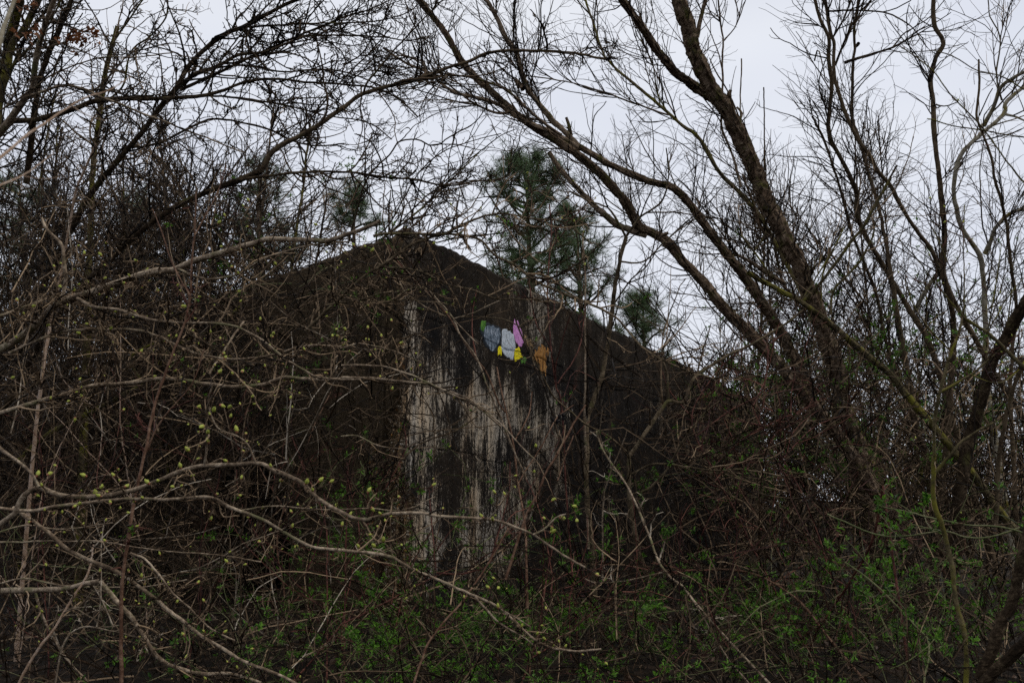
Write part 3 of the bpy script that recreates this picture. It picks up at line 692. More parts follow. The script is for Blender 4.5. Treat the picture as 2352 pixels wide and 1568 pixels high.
plant('mossy_tree', 'mossy pole-like trunk slanting across the thickest leaning tree, cut off at its upper end', 'tree', '''
24,11;9.6,8.6;2250,1110 2185,1023 2135,963 2088,907 2052,860 2002,820 1952,780 1902,737 1842,693 1802,670 1755,646 1718,626
9,7;9.1,8.6;1848,690 1895,636 1942,573 1982,523 2010,470 2045,410
5,3;9,8.8;1840,690 1870,640 1920,560 1940,520
6,5;9.4,9.2;1908,723 1918,663 1972,606 2002,550 2010,510
5,4;9.4,9.2;1885,713 1888,640 1905,593 1920,560
6,5;9.1,9;1768,633 1758,613 1715,556 1700,540
5,3;9.1,9;1735,575 1752,550 1760,530;none''', 'moss', 'twig', 'willow', rough=.10, density=.4)
plant('dark_shrub', 'dark forked shrub stem standing before the right half of the wall', 'shrub', '''
14,10;8.2,7.6;1364,1345 1358,1245 1348,1145 1348,1045 1348,973 1361,923 1381,873 1394,806 1405,723 1411,663 1425,590 1438,545
7,3;7.6,7.4;1438,548 1425,520 1400,480 1350,460 1310,440
7,3;7.6,7.3;1438,545 1470,500 1520,460 1535,400 1530,340
5,3;7.7,7.4;1428,600 1480,600 1535,550 1600,500
5,2.5;7.8,7.4;1408,700 1450,640 1490,600 1510,520''', 'olive', 'twigdark', 'dog', density=.8)
plant('dark_shrub', 'dark stem low before the wall with one long bough reaching up to the right', 'shrub', '''
15,12;7,6.6;1501,1412 1485,1329 1465,1262 1446,1145 1445,1045 1448,1040
11,6;6.6,6.4;1446,1045 1485,990 1518,940 1535,920 1568,923 1591,867 1661,820 1728,787 1802,746 1845,713
6,4;6.5,6.4;1535,920 1532,860 1520,810 1540,760
6,4;6.6,6.2;1454,1135 1495,1118 1535,1075 1551,1045 1568,1015 1620,950 1655,920
6,4;6.6,6.3;1450,1088 1501,1065 1568,1070 1651,1082 1701,1075 1802,1095
6,4;6.7,6.4;1441,1037 1401,1003 1351,977 1311,947 1264,907 1224,817 1210,770''', 'olive', 'twig', 'dog', density=.7, leaves=30)
plant('bare_pole', 'thin pale upright dead stem rising past the roof edge', 'stem', '''
7,4;7.9,7.9;1352,1260 1350,1100 1347,980 1348,900 1348,823 1348,740 1348,656 1342,590 1338,535;bare''', 'grey', 'straw', 'bare', root=False, density=.4)
plant('pale_shrub', 'pale curving stem low before the wall that splits near the ground', 'shrub', '''
6,5;5.6,6.2;1568,1345 1535,1319 1511,1285 1485,1212 1451,1132 1391,1045 1370,990
5,3;5.6,5.8;1525,1312 1451,1330 1368,1337 1340,1326
5,4;5.5,5.2;1568,1345 1608,1405 1638,1459 1678,1519 1720,1568
5,3;6,5.8;1384,1330 1384,1162 1394,1105 1418,1045 1440,990''', 'grey', 'straw', 'few', density=.8, leaves=30)

RED = [
('6,4;5.4,5.9;1198,1568 1218,1512 1238,1445 1251,1345 1264,1279 1274,1225\n5,3;5.4,5.9;1218,1512 1284,1472 1351,1412 1401,1375 1450,1330', 'red stemmed shrub forking in two at the bottom middle of the frame'),
('5,4;5.6,6.2;790,1568 790,1379 794,1245 797,1062\n4,3;5.6,6;796,1300 830,1240 870,1150 931,1035 929,973', 'upright red stem in front of the left face of the building'),
('5,3;5.3,5.9;784,1432 851,1402 927,1359 1001,1322 1051,1300\n4,3;5.6,5.8;907,1445 927,1359 944,1305 964,1259 990,1220\n4,3;5.6,5.8;1001,1312 991,1192 985,1120\n5,3;5.6,6;1001,1315 1051,1319 1101,1309 1124,1292 1148,1212 1168,1128 1172,1060', 'arching red stems low before the pale stained corner'),
('6,4;6,6.8;1209,1258 1204,1195 1188,1095 1183,1043 1174,990 1158,923 1141,843\n5,4;6.6,7;1161,947 1144,923 1118,857 1084,810 1018,710 931,623 885,560\n4,3;6.2,6.6;1190,1110 1240,1030 1278,960 1317,930\n4,3;6.2,6.6;1183,1010 1215,950 1222,900', 'red brown stem rising up the middle of the stained wall'),
('6,4;5,5.8;2028,1115 2012,1212 1988,1279 1945,1345 1868,1462 1855,1568', 'red stem curving down through the green tangle at the right'),
('6,4;6,6.6;1868,1415 1835,1379 1765,1329 1685,1305 1568,1305 1500,1290\n4,3;6.3,6.6;1835,1379 1800,1290 1740,1190 1690,1110', 'brown red stem arching low across the right of the frame'),
('5,4;6.8,7.4;1300,1130 1291,930 1278,883 1268,806 1258,683 1268,533 1262,470\n4,3;7,7.4;1280,880 1330,800 1345,700\n4,3;7,7.4;1268,800 1230,740 1215,640', 'thin red stem passing straight up over the orange paint'),
('5,4;7,7.6;1310,1120 1258,907 1231,850 1218,813 1188,740 1171,683 1148,610 1130,560', 'dark thin stem passing over the lilac paint'),
('5,3;6.8,7.2;1700,1190 1640,1080 1600,1010 1590,940 1640,860 1700,800\n4,2;6.8,7;1600,1000 1680,940 1760,900 1830,870\n4,2;6.9,7;1595,960 1540,900 1520,850\n4,2;7,7;1650,1060 1720,1000 1800,960 1880,930', 'fine red twigged shrub before the right end of the wall'),
('5,3;6.6,7;1880,1230 1840,1130 1790,1040 1740,960 1720,900\n4,2;6.6,7;1800,1050 1860,990 1920,960 1990,950\n4,2;6.6,7;1760,980 1690,960 1620,900\n4,2;6.6,7;1730,930 1760,860 1770,790 1810,760', 'bright red twigs tangled over the leaning tree trunks'),
('5,3;5.8,6.4;751,1450 751,1245 741,1172 697,1068 670,1000\n4,3;5.8,6;604,1198 620,1262 651,1305 697,1355 784,1432', 'red stem crossing the lowest pale budding branch left of the building corner'),
('5,3;6.2,7;620,1560 655,1400 640,1230 690,1080 720,980 760,900\n4,3;6.5,7;660,1180 600,1080 560,1000', 'slim red brown stem before the dark opening in the wall'),
]
for q, (tr, lab) in enumerate(RED):
    plant('dogwood', lab, 'shrub', tr, 'redbrown' if q in (3, 5, 11) else ('twigdark' if q == 7 else 'red'), 'red', 'dog', group='red stemmed shrubs', density=.6 if q in (8, 9) else .5, leaves=14)
# ------------------------------------------------------------ the traced trees on the left
plant('leaning_tree', 'greenish trunk leaning away at the top left corner, its lower end thickest', 'tree', '''
30,22;8,7;-60,520 -20,300 0,200 20,100 48,-15
10,6;7.4,7;0,215 30,150 60,80 100,30 130,-10''', 'moss', 'twigdark', 'thorn', density=.8, rough=.06)
plant('leaning_tree', 'dark trunk second from the left edge at the top', 'tree', '''
26,17;7.6,6.8;-70,560 -10,330 0,235 20,150 30,100 57,67 95,-15
8,4;7,6.6;20,160 60,120 110,60 140,0''', 'moss', 'twigdark', 'thorn', density=.8, rough=.06)
plant('leaning_tree', 'pale greenish stem that elbows sideways near the left edge', 'tree', '''
20,11;6.8,6.2;-40,340 0,303 33,262 60,225 77,200 83,147 103,67 130,-15
7,3.5;6.4,6;67,220 140,197 187,204 250,230 317,257 384,284 450,310 560,350
5,3;6.4,6;0,255 70,210 133,167 234,133 320,133 400,120''', 'grey', 'twigdark', 'thorn', root=False)
plant('slender_tree', 'dark upright stem just right of the pale elbowed one', 'tree', '''
17,11;7.6,7;60,420 78,270 93,187 110,133 143,53 170,-15''', 'dark', 'twigdark', 'thorn', root=False, density=.8)
plant('arching_tree', 'big arching tree whose dark main bough sweeps from lower left to the top middle', 'tree', '''
26,9;8,6.6;60,720 167,523 207,450 250,394 294,340 334,294 367,250 402,207 427,160 467,117 517,80 567,60 667,7 740,-12
12,5;7.2,6.8;402,208 444,173 500,153 550,127 617,117 700,84
9,3;7.2,6.6;414,207 500,167 567,133 617,110 684,80 784,40 850,20 905,-5
6,3;7,6.6;560,63 620,60 684,57 784,52 851,50 924,33 951,20
6,3;7,6.5;630,100 700,84 784,80 884,83 927,90 991,88
6,3;7.1,6.6;470,160 560,150 650,165 760,160 860,190 930,235
7,4;7.4,7;294,340 360,330 440,290 500,270 600,290 700,330 790,330''', 'dark', 'twigdark', 'thorn', rough=.05, density=.85)
plant('arching_tree', 'arching tree with a long level bough crossing the upper left sky', 'tree', '''
18,9;7.4,7;-20,470 0,300 83,277 160,257 217,234 267,227 367,227 460,220 517,207
8,4;7,6.7;517,207 560,187 634,180 701,187 784,192 860,203 917,230 960,270
6,3;7,6.6;460,220 520,225 600,235 680,250 760,270 850,285 900,320
5,3;7,6.7;460,215 500,150 540,95 590,40 640,-10''', 'dark', 'twigdark', 'thorn', density=.85, root=False)
plant('arching_tree', 'arching tree whose bough climbs past the left pine and reaches over the building top', 'tree', '''
24,14;7.2,6.6;100,760 230,610 334,520 417,467 484,437 547,414 600,394
13,6;6.6,6.2;600,394 624,354 651,334 717,300 784,255 834,217 917,193 984,170 1068,143 1141,117 1251,117 1318,123 1400,138
6,3;6.4,6.1;834,217 844,187 877,147 911,107 971,43 1028,-10
8,4;6.6,6.2;547,414 617,405 701,402 784,401 867,409 951,414 1018,427 1061,425 1091,417 1151,414
4,2.5;6.2,6.1;1140,414 1171,400 1175,360 1181,320
4,2.5;6.2,6.1;1091,417 1151,414 1200,414 1250,416
4,2.5;6.4,6;790,150 831,123 857,83 884,43 915,-8
5,3.5;6.5,6.1;800,560 840,420 894,354 917,324 958,320 984,334 1011,330 1031,314 1084,287
4,2.5;6.4,6.1;870,540 901,507 961,400 1018,350 1068,330 1101,320 1151,307
4,2.5;6.4,6.1;900,530 951,477 1018,420 1078,367 1118,334 1151,310 1184,297
5,3;6.6,6.3;690,305 740,240 800,170 860,110 900,60''', 'dark', 'twigdark', 'thorn', density=.8, rough=.05)
plant('slender_tree', 'greenish vertical trunk in the dense thicket at the upper left', 'tree', '''
17,11;9,8.5;200,760 205,600 214,400 217,350 227,284 234,213 247,143 270,60
6,4;8.6,8;230,240 280,200 300,123 350,80 380,40 386,-12
6,4;8.6,8;240,200 240,167 254,110 294,50 336,-12''', 'moss', 'twig', 'thorn', density=1.0)
plant('slender_tree', 'pinkish grey stem leaning slightly in the thicket at the left', 'tree', '''
10,5;6,5.6;75,1060 100,870 117,730 137,623 155,520 175,430 220,330''', 'tan', 'twig', 'thorn', density=.8)
plant('slender_tree', 'light brown stem slanting up behind the lowest left branches', 'tree', '''
14,8;8,7.4;40,1060 110,995 200,950 267,915 334,876 400,800 480,760 560,700
8,5;7.6,7.2;330,880 300,830 330,800 420,770''', 'moss', 'twig', 'thorn', density=.8, root=False)

# ------------------------------------------------------------ budding shrubs in the foreground, left
plant('budding_shrub', 'budding shrub whose thick smooth bough ends in a clean cut beside the building top', 'shrub', '''
19,17;4.4,4.1;-40,830 0,800 50,773 100,730 127,700 173,680 207,670 267,650 317,633 367,621
17,10;4.1,3.7;367,621 400,620 444,600 517,576 567,560 617,546 701,548 750,551 784,543 830,528 873,508;few
9,7;4.2,4.3;-20,732 60,703 117,683 150,680;few
10,7;4.2,4.2;143,678 150,640 146,606 140,560 110,530 95,500;few
9,5;4.1,3.7;177,686 217,706 274,713 334,730 417,741 500,741 550,750 590,770 627,796 661,826 701,850 734,866 784,873 830,871
8,6;4.2,4.2;20,810 43,800 133,763 200,756 267,753 317,756 367,773 417,796 467,813 534,821 600,816 667,800 717,791 784,795
6,4;4,3.8;410,618 470,640 540,632 600,600 670,575 740,560 800,555
5,3;4,3.7;550,750 560,650 563,560 550,500''', 'grey', 'twig', 'thorn', density=.85, buds=110, root=False, bud_px=11)
plant('budding_shrub', 'budding shrub with one dark level bough across the lower left', 'shrub', '''
12,9;4.8,4.6;-20,955 100,917 167,897 217,883 284,880 350,870 400,870 467,880 534,888 600,885 650,870 717,873 784,870
8,5;4.6,4.3;784,867 850,868 927,877 991,883 1051,910 1094,930 1151,980
6,4;4.6,4.3;560,740 520,800 480,860
6,3;4.5,4.2;784,839 868,838 910,848 952,862 983,877 1014,891 1046,904 1093,927 1150,973 1198,1025 1233,1058
5,3;4.7,4.5;784,800 830,790 900,805 960,830''', 'grey', 'twig', 'thorn', density=.8, buds=70, root=False, bud_px=10)
plant('budding_shrub', 'nearest budding shrub, its pale elbowed branch hanging low across the corner of the building', 'shrub', '''
13,12;2.7,2.55;-10,1210 33,1180 37,1168 50,1142 83,1118 127,1132 167,1140 234,1140 284,1132 320,1122 367,1102
12,10;2.55,2.4;367,1102 417,1082 467,1070 534,1067 594,1062 634,1082 684,1102 717,1132 744,1155 784,1177 834,1192 901,1178
9,5;2.4,2.3;901,1178 951,1178 1018,1185 1084,1190 1134,1195 1184,1212 1224,1227 1261,1252 1301,1279 1344,1302
9,7;2.7,2.6;-10,1020 20,1045 50,1065 77,1092 90,1118
5,3;2.3,2.3;1224,1227 1250,1215 1275,1190 1300,1180;few
4,3;2.3,2.25;1120,1192 1140,1170 1155,1150;few
5,4;2.5,2.4;588,1062 560,1010 500,980 480,920 490,880;few
6,4;2.5,2.4;470,1070 477,1000 474,940 500,890;few''', 'grey', 'twig', 'few', density=1.15, buds=75, root=False, bud_px=15)
plant('budding_shrub', 'budding shrub with a long pale branch sloping down under the nearest one', 'shrub', '''
9,8;3.4,3.3;-10,1165 67,1172 133,1162 217,1152 284,1148 400,1148 484,1143 534,1168 600,1192 651,1222 701,1248 751,1260 784,1263
9,5;3.3,3.1;784,1263 884,1272 934,1295 1001,1325 1051,1349 1101,1372 1151,1399 1230,1472 1300,1495 1381,1490
6,3;3.2,3.1;1090,1368 1115,1395 1150,1430 1200,1460 1225,1480
5,3;3.2,3.1;884,1270 870,1262 850,1255 900,1235
4,3;3.2,3.1;1151,1399 1185,1418 1220,1440
5,3;3.3,3.2;484,1143 540,1170 620,1160 700,1165 784,1170 850,1168 930,1170 1000,1140
5,2.5;3.3,3.2;784,1002 827,1002 868,1023 931,1031''', 'grey', 'twig', 'few', density=1.3, buds=60, root=False, bud_px=11)
plant('budding_shrub', 'budding shrub with a smooth grey branch falling steeply to the bottom left', 'shrub', '''
11,8;3.8,3.6;30,1165 43,1175 100,1215 150,1258 200,1282 250,1302 290,1322 334,1355 384,1395 427,1429 467,1462 517,1489 567,1519 634,1545 690,1575
6,4;3.7,3.6;300,1270 334,1285 367,1325 400,1365 440,1400 480,1440 540,1470
5,3;3.8,3.7;0,1245 150,1242 234,1242 334,1258 400,1265 500,1272 600,1290
5,3;3.8,3.7;-10,1225 60,1205 150,1215 260,1200''', 'grey', 'twig', 'few', density=1.2, buds=45, root=False, bud_px=10)
plant('budding_shrub', 'budding shrub with a thick bent branch entering low at the left edge', 'shrub', '''
15,13;4.4,4.2;-15,1356 83,1355 150,1352 200,1339 230,1334
13,8;4.2,4;230,1334 267,1379 300,1415 327,1455 360,1505 400,1529 467,1544 534,1545 600,1568
7,5;4.4,4.3;80,1360 100,1419 127,1472 160,1522 200,1562
5,3;4.4,4.2;0,1340 60,1330 140,1345 230,1350 340,1345 430,1330''', 'grey', 'twig', 'few', density=1.2, buds=30, root=False, bud_px=9)
plant('grey_stem', 'tan stem slanting up from the bottom left corner', 'sapling', '''
8,5;4,4;43,1568 83,1495 117,1452 150,1399 173,1362 200,1320 215,1250''', 'tan', 'straw', 'few', density=1.0)
plant('dead_bramble', 'bleached white dead stem zigzagging up from the bottom left', 'dead stem', '''
5,4;4,4.2;127,1568 143,1485 173,1445 220,1442 300,1460 360,1480
4,3;4,4.2;222,1440 230,1390 234,1245 240,1190
4,3;4,4.2;262,1440 235,1380 215,1345''', 'straw', 'straw', 'few', density=1.3, root=False)
plant('rust_brown_stem', 'rust brown fibrous stem standing tall through the whole left thicket', 'sapling', '''
11,4;3.6,3.9;277,1575 274,1429 280,1329 294,1245 310,1145 334,1045 350,973 367,906 394,833 417,763 430,723 440,673 440,616 444,556 447,523 450,440
5,3;3.8,4;437,680 400,610 374,540 350,480
4,2.5;3.8,4;447,540 480,480 500,440 520,380
5,3;3.8,3.8;330,1050 360,980 400,930 440,880 470,800''', 'redbrown', 'red', 'few', density=.8, leaves=14)
plant('near_twig', 'blurred tan twig very close to the camera, forking at the left edge', 'twig', '''
8,2;1.0,1.25;-10,372 67,310 117,277 160,247 200,224 250,207 300,177
5,1.5;1.05,1.2;160,240 200,265 245,278
6,1.5;1.0,1.1;-10,430 50,404 90,375 123,352
2.5,1;1.05,1.1;50,404 100,410 150,405''', 'tan', 'tan', 'none', root=False)
plant('near_twig', 'blurred whitish twig close to the camera in the top left corner', 'twig', '''
13,10;.9,.95;-12,125 0,95 12,50 40,-15''', 'pale', 'pale', 'none', root=False)

# center branches over the wall
plant('crooked_shrub', 'crooked mossy shrub spreading its branches over the building top', 'shrub', '''
8,7;5.6,5.4;700,760 827,642 868,615 910,586 952,559 1004,540 1025,534
6,4;5.4,5.2;1025,534 1056,519 1087,505 1118,494 1160,490 1223,503 1285,508 1317,526 1360,560
7,6;5.4,5.2;858,542 889,536 952,537 1004,540 1035,539 1066,542 1098,548 1118,567 1139,588 1181,607
7,5;5.2,5;1181,607 1212,632 1243,653 1285,671 1317,684 1351,696 1418,730 1480,800 1568,847 1640,870
6,4;5.4,5.2;870,606 885,613 931,617 973,626 1014,648 1046,659 1077,663 1108,673 1139,686 1181,687 1243,688
5,3;5.4,5.2;827,688 879,696 931,689 973,694 1025,698 1052,709
5,3;5.5,5.2;750,700 827,688 879,673 927,669
4,3;5.3,5.1;1056,728 1108,728 1150,730 1181,740 1208,763 1218,804 1228,840''', 'olive', 'twig', 'thorn', density=1.15, buds=40, root=False, bud_px=8)
plant('crooked_shrub', 'pair of long pinkish stems crossing before the pale stained corner', 'shrub', '''
6,4;6,5.8;1210,1100 1160,980 1120,890 1098,830 1081,803 1056,769 1035,723 1004,688 973,659 935,665 900,690
4,3;5.8,5.7;1098,790 1056,748 1025,717 993,686 962,657 929,615 905,580
4,3;6,5.9;1041,732 1087,719 1118,703 1150,690
4,3;6,6.2;1025,728 981,707 952,688 929,669 908,623''', 'grey', 'twig', 'dog', density=.9, root=False, leaves=20)
plant('crooked_shrub', 'dark curved stem lying across the pale patch of wall', 'shrub', '''
5,4;5.6,5.9;770,1160 827,1110 885,1077 925,1052 952,1027 989,1008 1046,989 1098,954
4,3;5.6,5.8;780,1040 827,993 889,943 931,898 945,880
4,3;5.6,5.8;784,930 827,935 889,943 952,948 1004,956
5,3;5.6,5.9;827,866 879,870 927,876 983,883 1014,898 1056,912''', 'dark', 'twigdark', 'thorn', density=.6, root=False)
plant('brown_stem', 'blurred brown stem leaning right in front of the dark part of the wall', 'sapling', '''
7,5;3.4,3.6;1160,1330 1208,1185 1233,1139 1254,1087 1285,1031 1317,973 1345,930
6,4;3.6,3.9;951,1568 971,1512 1001,1452 1068,1372 1118,1299 1168,1212
4,3;3.5,3.6;1281,1104 1295,1052 1317,1000''', 'redbrown', 'twig', 'few', density=.6, root=False)
x = plant('seed_stem', 'thin stem with a few black dried seed heads before the wall', 'dead stem', '''
3,2.5;6,6;1320,1100 1312,1030 1300,985 1272,968''', 'dark', 'twigdark', 'none', root=False)
bme = bpy.data.meshes.new('seed_head'); bme.from_pydata((BUD[0] * np.array([1.5, 1.5, 1.2])).tolist(), [], [tuple(f) for f in BUD[1]]); bme.materials.append(M['berry']); bme.update()
place_parts('seed_head', [bme], np.array([at(a, b, 5.95) for a, b in ((1272, 968), (1283, 962), (1280, 974), (1292, 965), (1296, 955))]), .028, x[0], x[1], .5)

# ------------------------------------------------------------ foreground at the right
plant('foreground_sapling', 'smooth yellow lichened sapling near the right edge with a pale side branch', 'sapling', '''
13,11;4.2,4.1;2218,1575 2215,1475 2195,1379 2185,1295 2162,1205 2145,1145 2145,1045
10,6;4.1,4;2145,1045 2145,957 2165,870 2185,806 2198,773 2210,735
9,5;4.1,4;2150,1085 2185,1043 2215,1010 2282,970;none
7,4;4.1,4;2160,900 2230,860 2275,823 2300,800
5,3;4,3.9;2185,806 2140,760 2100,700 2080,640''', 'moss', 'twig', 'few', density=.7, leaves=20, buds=10)
plant('near_tree', 'rough trunk leaning in from the bottom right corner', 'tree', '''
32,28;3.6,3.4;2230,1620 2268,1562 2310,1520 2352,1479 2400,1440
30,24;3.6,3.4;2252,1560 2280,1490 2302,1429 2328,1379 2352,1262 2370,1180;none''', 'dark', 'twigdark', 'few', density=.5, rough=.08, root=False)
plant('near_shrub', 'nearby shrub at the right edge with upright dark red shoots and swollen buds', 'shrub', '''
12,8;2.6,2.5;2400,890 2352,843 2300,790 2268,763 2215,730
5,2.5;2.5,2.4;2215,730 2180,690 2140,640 2102,590 2060,545
4,2.5;2.5,2.4;2215,730 2190,640 2160,560 2140,520
4,2.5;2.5,2.5;2215,730 2215,640 2212,560 2215,470
4,2.5;2.5,2.5;2268,763 2280,690 2290,620 2300,560
4,2.5;2.5,2.5;2268,763 2310,690 2340,650 2370,620
5,3;2.7,2.6;2360,425 2335,400 2285,334 2232,270 2178,213 2145,170 2102,133 2068,107;bare
5,3;2.7,2.6;2360,820 2330,860 2290,880 2230,860
4,3;2.7,2.6;2360,316 2300,305 2250,295 2180,285 2130,273;bare
4,2.5;2.7,2.6;2360,210 2300,175 2240,160 2190,130 2140,115;bare''', 'moss', 'red', 'few', density=.9, root=False, levels=2, buds=24, bud_px=7)
plant('bramble', 'green bramble stem arching level across the lower right', 'bramble', '''
5,4;4.6,4.8;2380,1240 2352,1222 2302,1208 2202,1198 2135,1188 2085,1175 2018,1162
5,4;4.6,5;2370,1200 2285,1228 2218,1232 2168,1218 2085,1228 2015,1225 1900,1180
6,4;4.4,4.8;2122,1575 2132,1479 2108,1445 2068,1399 2002,1335 1940,1290
4,3;4.4,4.8;2102,1565 2062,1495 2028,1429 2002,1362''', 'vine', 'vine', 'few', density=.9, leaves=110, leaf_px=17, root=False)

# ------------------------------------------------------------ procedural thicket, each sapling on its own root
ORD = ('first second third fourth fifth sixth seventh eighth ninth tenth eleventh twelfth thirteenth fourteenth fifteenth sixteenth seventeenth eighteenth nineteenth twentieth twenty-first twenty-second twenty-third twenty-fourth').split()
def sapling(x, Y, top, lean, dia, style, lab, grp, density, nm='sapling', bk='dark', tw='twigdark', levels=2, forks=2, **kw):
    gz = float(ground_z(0, Y)); yb = 1250 + (EYE - gz) / Y * FPX
    n = 6; pts = []; bend = R.normal(0, 25)
    for k in range(n):
        t = k / (n - 1); pts.append((x + lean * t + bend * math.sin(t * 3) + R.normal(0, 6), yb + (top - yb) * t))
    f = lambda p: ' '.join('%.0f,%.0f' % q for q in p)
    tr = ['%.1f,%.1f;%.2f,%.2f;%s' % (dia, dia * .4, Y, Y + R.uniform(-.4, .4), f(pts))]
    for j in range(forks):
        i = int(R.integers(1, n - 2)); p0 = pts[i]; s = R.choice([-1, 1]); ln = abs(yb - top) * R.uniform(.25, .5)
        q = [p0]
        for m in range(1, 4): q.append((p0[0] + s * ln * .34 * m * R.uniform(.6, 1), p0[1] - ln * .3 * m * R.uniform(.7, 1.2)))
        tr.append('%.1f,%.1f;%.2f,%.2f;%s' % (dia * .6, dia * .25, Y, Y + R.uniform(-.5, .5), f(q)))
    return plant(nm, lab, 'sapling', '\n'.join(tr), bk, tw, style, group=grp, density=density, levels=levels, **kw)
for k in range(20):
    x = -60 + 660 * (k + R.uniform(0, .9)) / 20; Y = R.uniform(8.3, 15)
    if x > 480: Y = R.uniform(12.5, 16)
    sapling(x, Y, R.uniform(200, 560), R.uniform(-60, 240), R.uniform(6, 13), 'thornfar', ('mossy' if k % 3 == 0 else 'dark') + ' sapling in the dense left thicket, its foot %s from the left edge' % ORD[k], 'saplings in the left thicket', 1.25, bk='moss' if k % 3 == 0 else 'dark', tw='twig' if k % 2 else 'twigdark')
for k in range(24):
    x = 1720 + 680 * (k + R.uniform(0, .9)) / 24; Y = R.uniform(12, 19)
    sapling(x, Y, R.uniform(560, 860), R.uniform(-120, 60), R.uniform(4, 8), 'thornfar', ('mossy' if k % 4 == 0 else 'dark') + ' thin sapling behind the leaning trees, its foot %s going right from the wall end' % ORD[k], 'saplings in the right thicket', 1.15, bk='moss' if k % 4 == 0 else 'dark', tw='twig' if k % 2 else 'twigdark', leaves=60, leaf_px=10)
for k in range(5):
    x = 1700 + 660 * (k + R.uniform(0, .9)) / 5; Y = R.uniform(14, 20)
    sapling(x, Y, R.uniform(150, 420), R.uniform(-160, 40), R.uniform(6, 10), 'willow', 'tall thin tree far back among the leaning trees, %s of five from the left' % ORD[k], 'tall thin trees at the right', .7, nm='far_tree', forks=4, levels=3)
for k in range(6):
    x = 0 + 620 * (k + R.uniform(0, .9)) / 6; Y = R.uniform(4.8, 7.0)
    sapling(x, Y, R.uniform(650, 1050), R.uniform(-80, 220), R.uniform(4, 7), 'dog', ['tan', 'red', 'dark'][k % 3] + ' slim shrub among the budding branches, %s of six from the left edge' % ORD[k], 'slim stems at the lower left', .6, nm='slim_shrub', bk=['tan', 'red', 'dark'][k % 3], tw=['twig', 'red', 'twigdark'][k % 3], levels=3)

# ------------------------------------------------------------ pines behind the building
def needle_tuft(seed):
    rr = np.random.default_rng(seed); V = []; F = []
    for i in range(16):
        d = unit(rr.normal(0, 1, 3) * np.array([1, 1, .6]) + np.array([0, 0, .9])); b = d * .05 + np.array([0, 0, rr.uniform(-.5, .4)]); s = unit(np.cross(d, rr.normal(0, 1, 3))) * .020; l = rr.uniform(.7, 1.15); k = len(V)
        V += [b - s, b + s, b + d * l]; F.append((k, k + 1, k + 2))
    return np.array(V), np.array(F)
TUFT = [needle_tuft(s) for s in range(6)]
def pine(label, x, ytop, ybot, half, Y, n, seed):
    global R
    base0 = at(x, ybot, Y); topP = at(x + R.uniform(-8, 8), ytop, Y); bx, by = base0[0], base0[1]
    base = np.array([bx, by, float(ground_z(bx, by))]); e = empty('pine_tree', base, label, 'tree', 'pines behind the building')
    hgt = topP[2]; m = 14; tt = np.linspace(0, 1, m); Pt = np.stack([bx + (topP[0] - bx) * tt + .12 * np.sin(tt * 5), by + 0 * tt, base[2] + (hgt - base[2]) * tt], 1)
    rt = .16 * (1 - tt) + .015; V, F = tubes(Pt[None], rt[None], 9); mesh_from('trunk', V, F, M['flaky'], e, smooth=True, base=base)
    g = Geo(); tp = []; s = Y / FPX; h0 = at(x, ybot, Y)[2]
    zz = R.uniform(0, 1, n) ** .85 * (hgt - h0) + h0; zz[:5] = hgt - np.linspace(.02, .9, 5)
    fr = (hgt - zz) / (hgt - h0); a = R.uniform(0, 2 * math.pi, n); Lb = half * s * (.30 + 1.15 * fr ** .55) * R.uniform(.45, 1.25, n)
    P0 = np.stack([np.interp(zz, Pt[:, 2], Pt[:, 0]), np.full(n, by), zz], 1); D = np.stack([np.cos(a), np.sin(a), R.uniform(.1, .6, n)], 1)
    P, Rr = grow(P0, D, Lb, np.full(n, .028), 6, .10, .05, .3); V, F = tubes(P, Rr, 4); g.add(V, F)
    res = spawn(P, Rr, 7, .3, (25, 60)); P2, R2 = grow(res[0], res[1], R.uniform(.2, .55, len(res[0])) * (.6 + .6 * np.repeat(fr, 7)), np.full(len(res[0]), .012), 4, .15, .10, .5); V, F = tubes(P2, R2, 3); g.add(V, F)
    V, F = g.get(); o = mesh_from('branches', V, F, M['dark'], e, base=base); o['kind'] = 'stuff'
    nodes = np.concatenate([P2[:, 1:].reshape(-1, 3), P2[:, -1], P[:, -1], P[:, -2]]) ; k = R.integers(0, len(nodes), int(len(nodes) * .58)); nodes = nodes[k] + R.normal(0, .02, (len(k), 3))
    scatter(TUFT, nodes, R.uniform(.13, .24, len(nodes)), M['needle'], 'needles', e, base, .8)
pine('tallest pine, standing centred behind the right slope of the building roof', 1225, 382, 900, 150, 19, 105, 1)
pine('pine with a thin top just right of the tallest one', 1345, 500, 960, 120, 21, 56, 2)
pine('small pine lowest on the slope of the roof at the right', 1490, 690, 980, 90, 22, 34, 3)
pine('pine standing left of the building top behind the thicket', 600, 395, 900, 110, 20, 46, 4)
pine('small pine top peeping over just left of the building corner', 820, 445, 900, 95, 21, 36, 5)

pine('dark pine half lost in the left thicket', 330, 470, 980, 150, 21, 60, 6)
pine('dark pine far behind the stems at the left edge', 60, 430, 980, 160, 22, 60, 7)
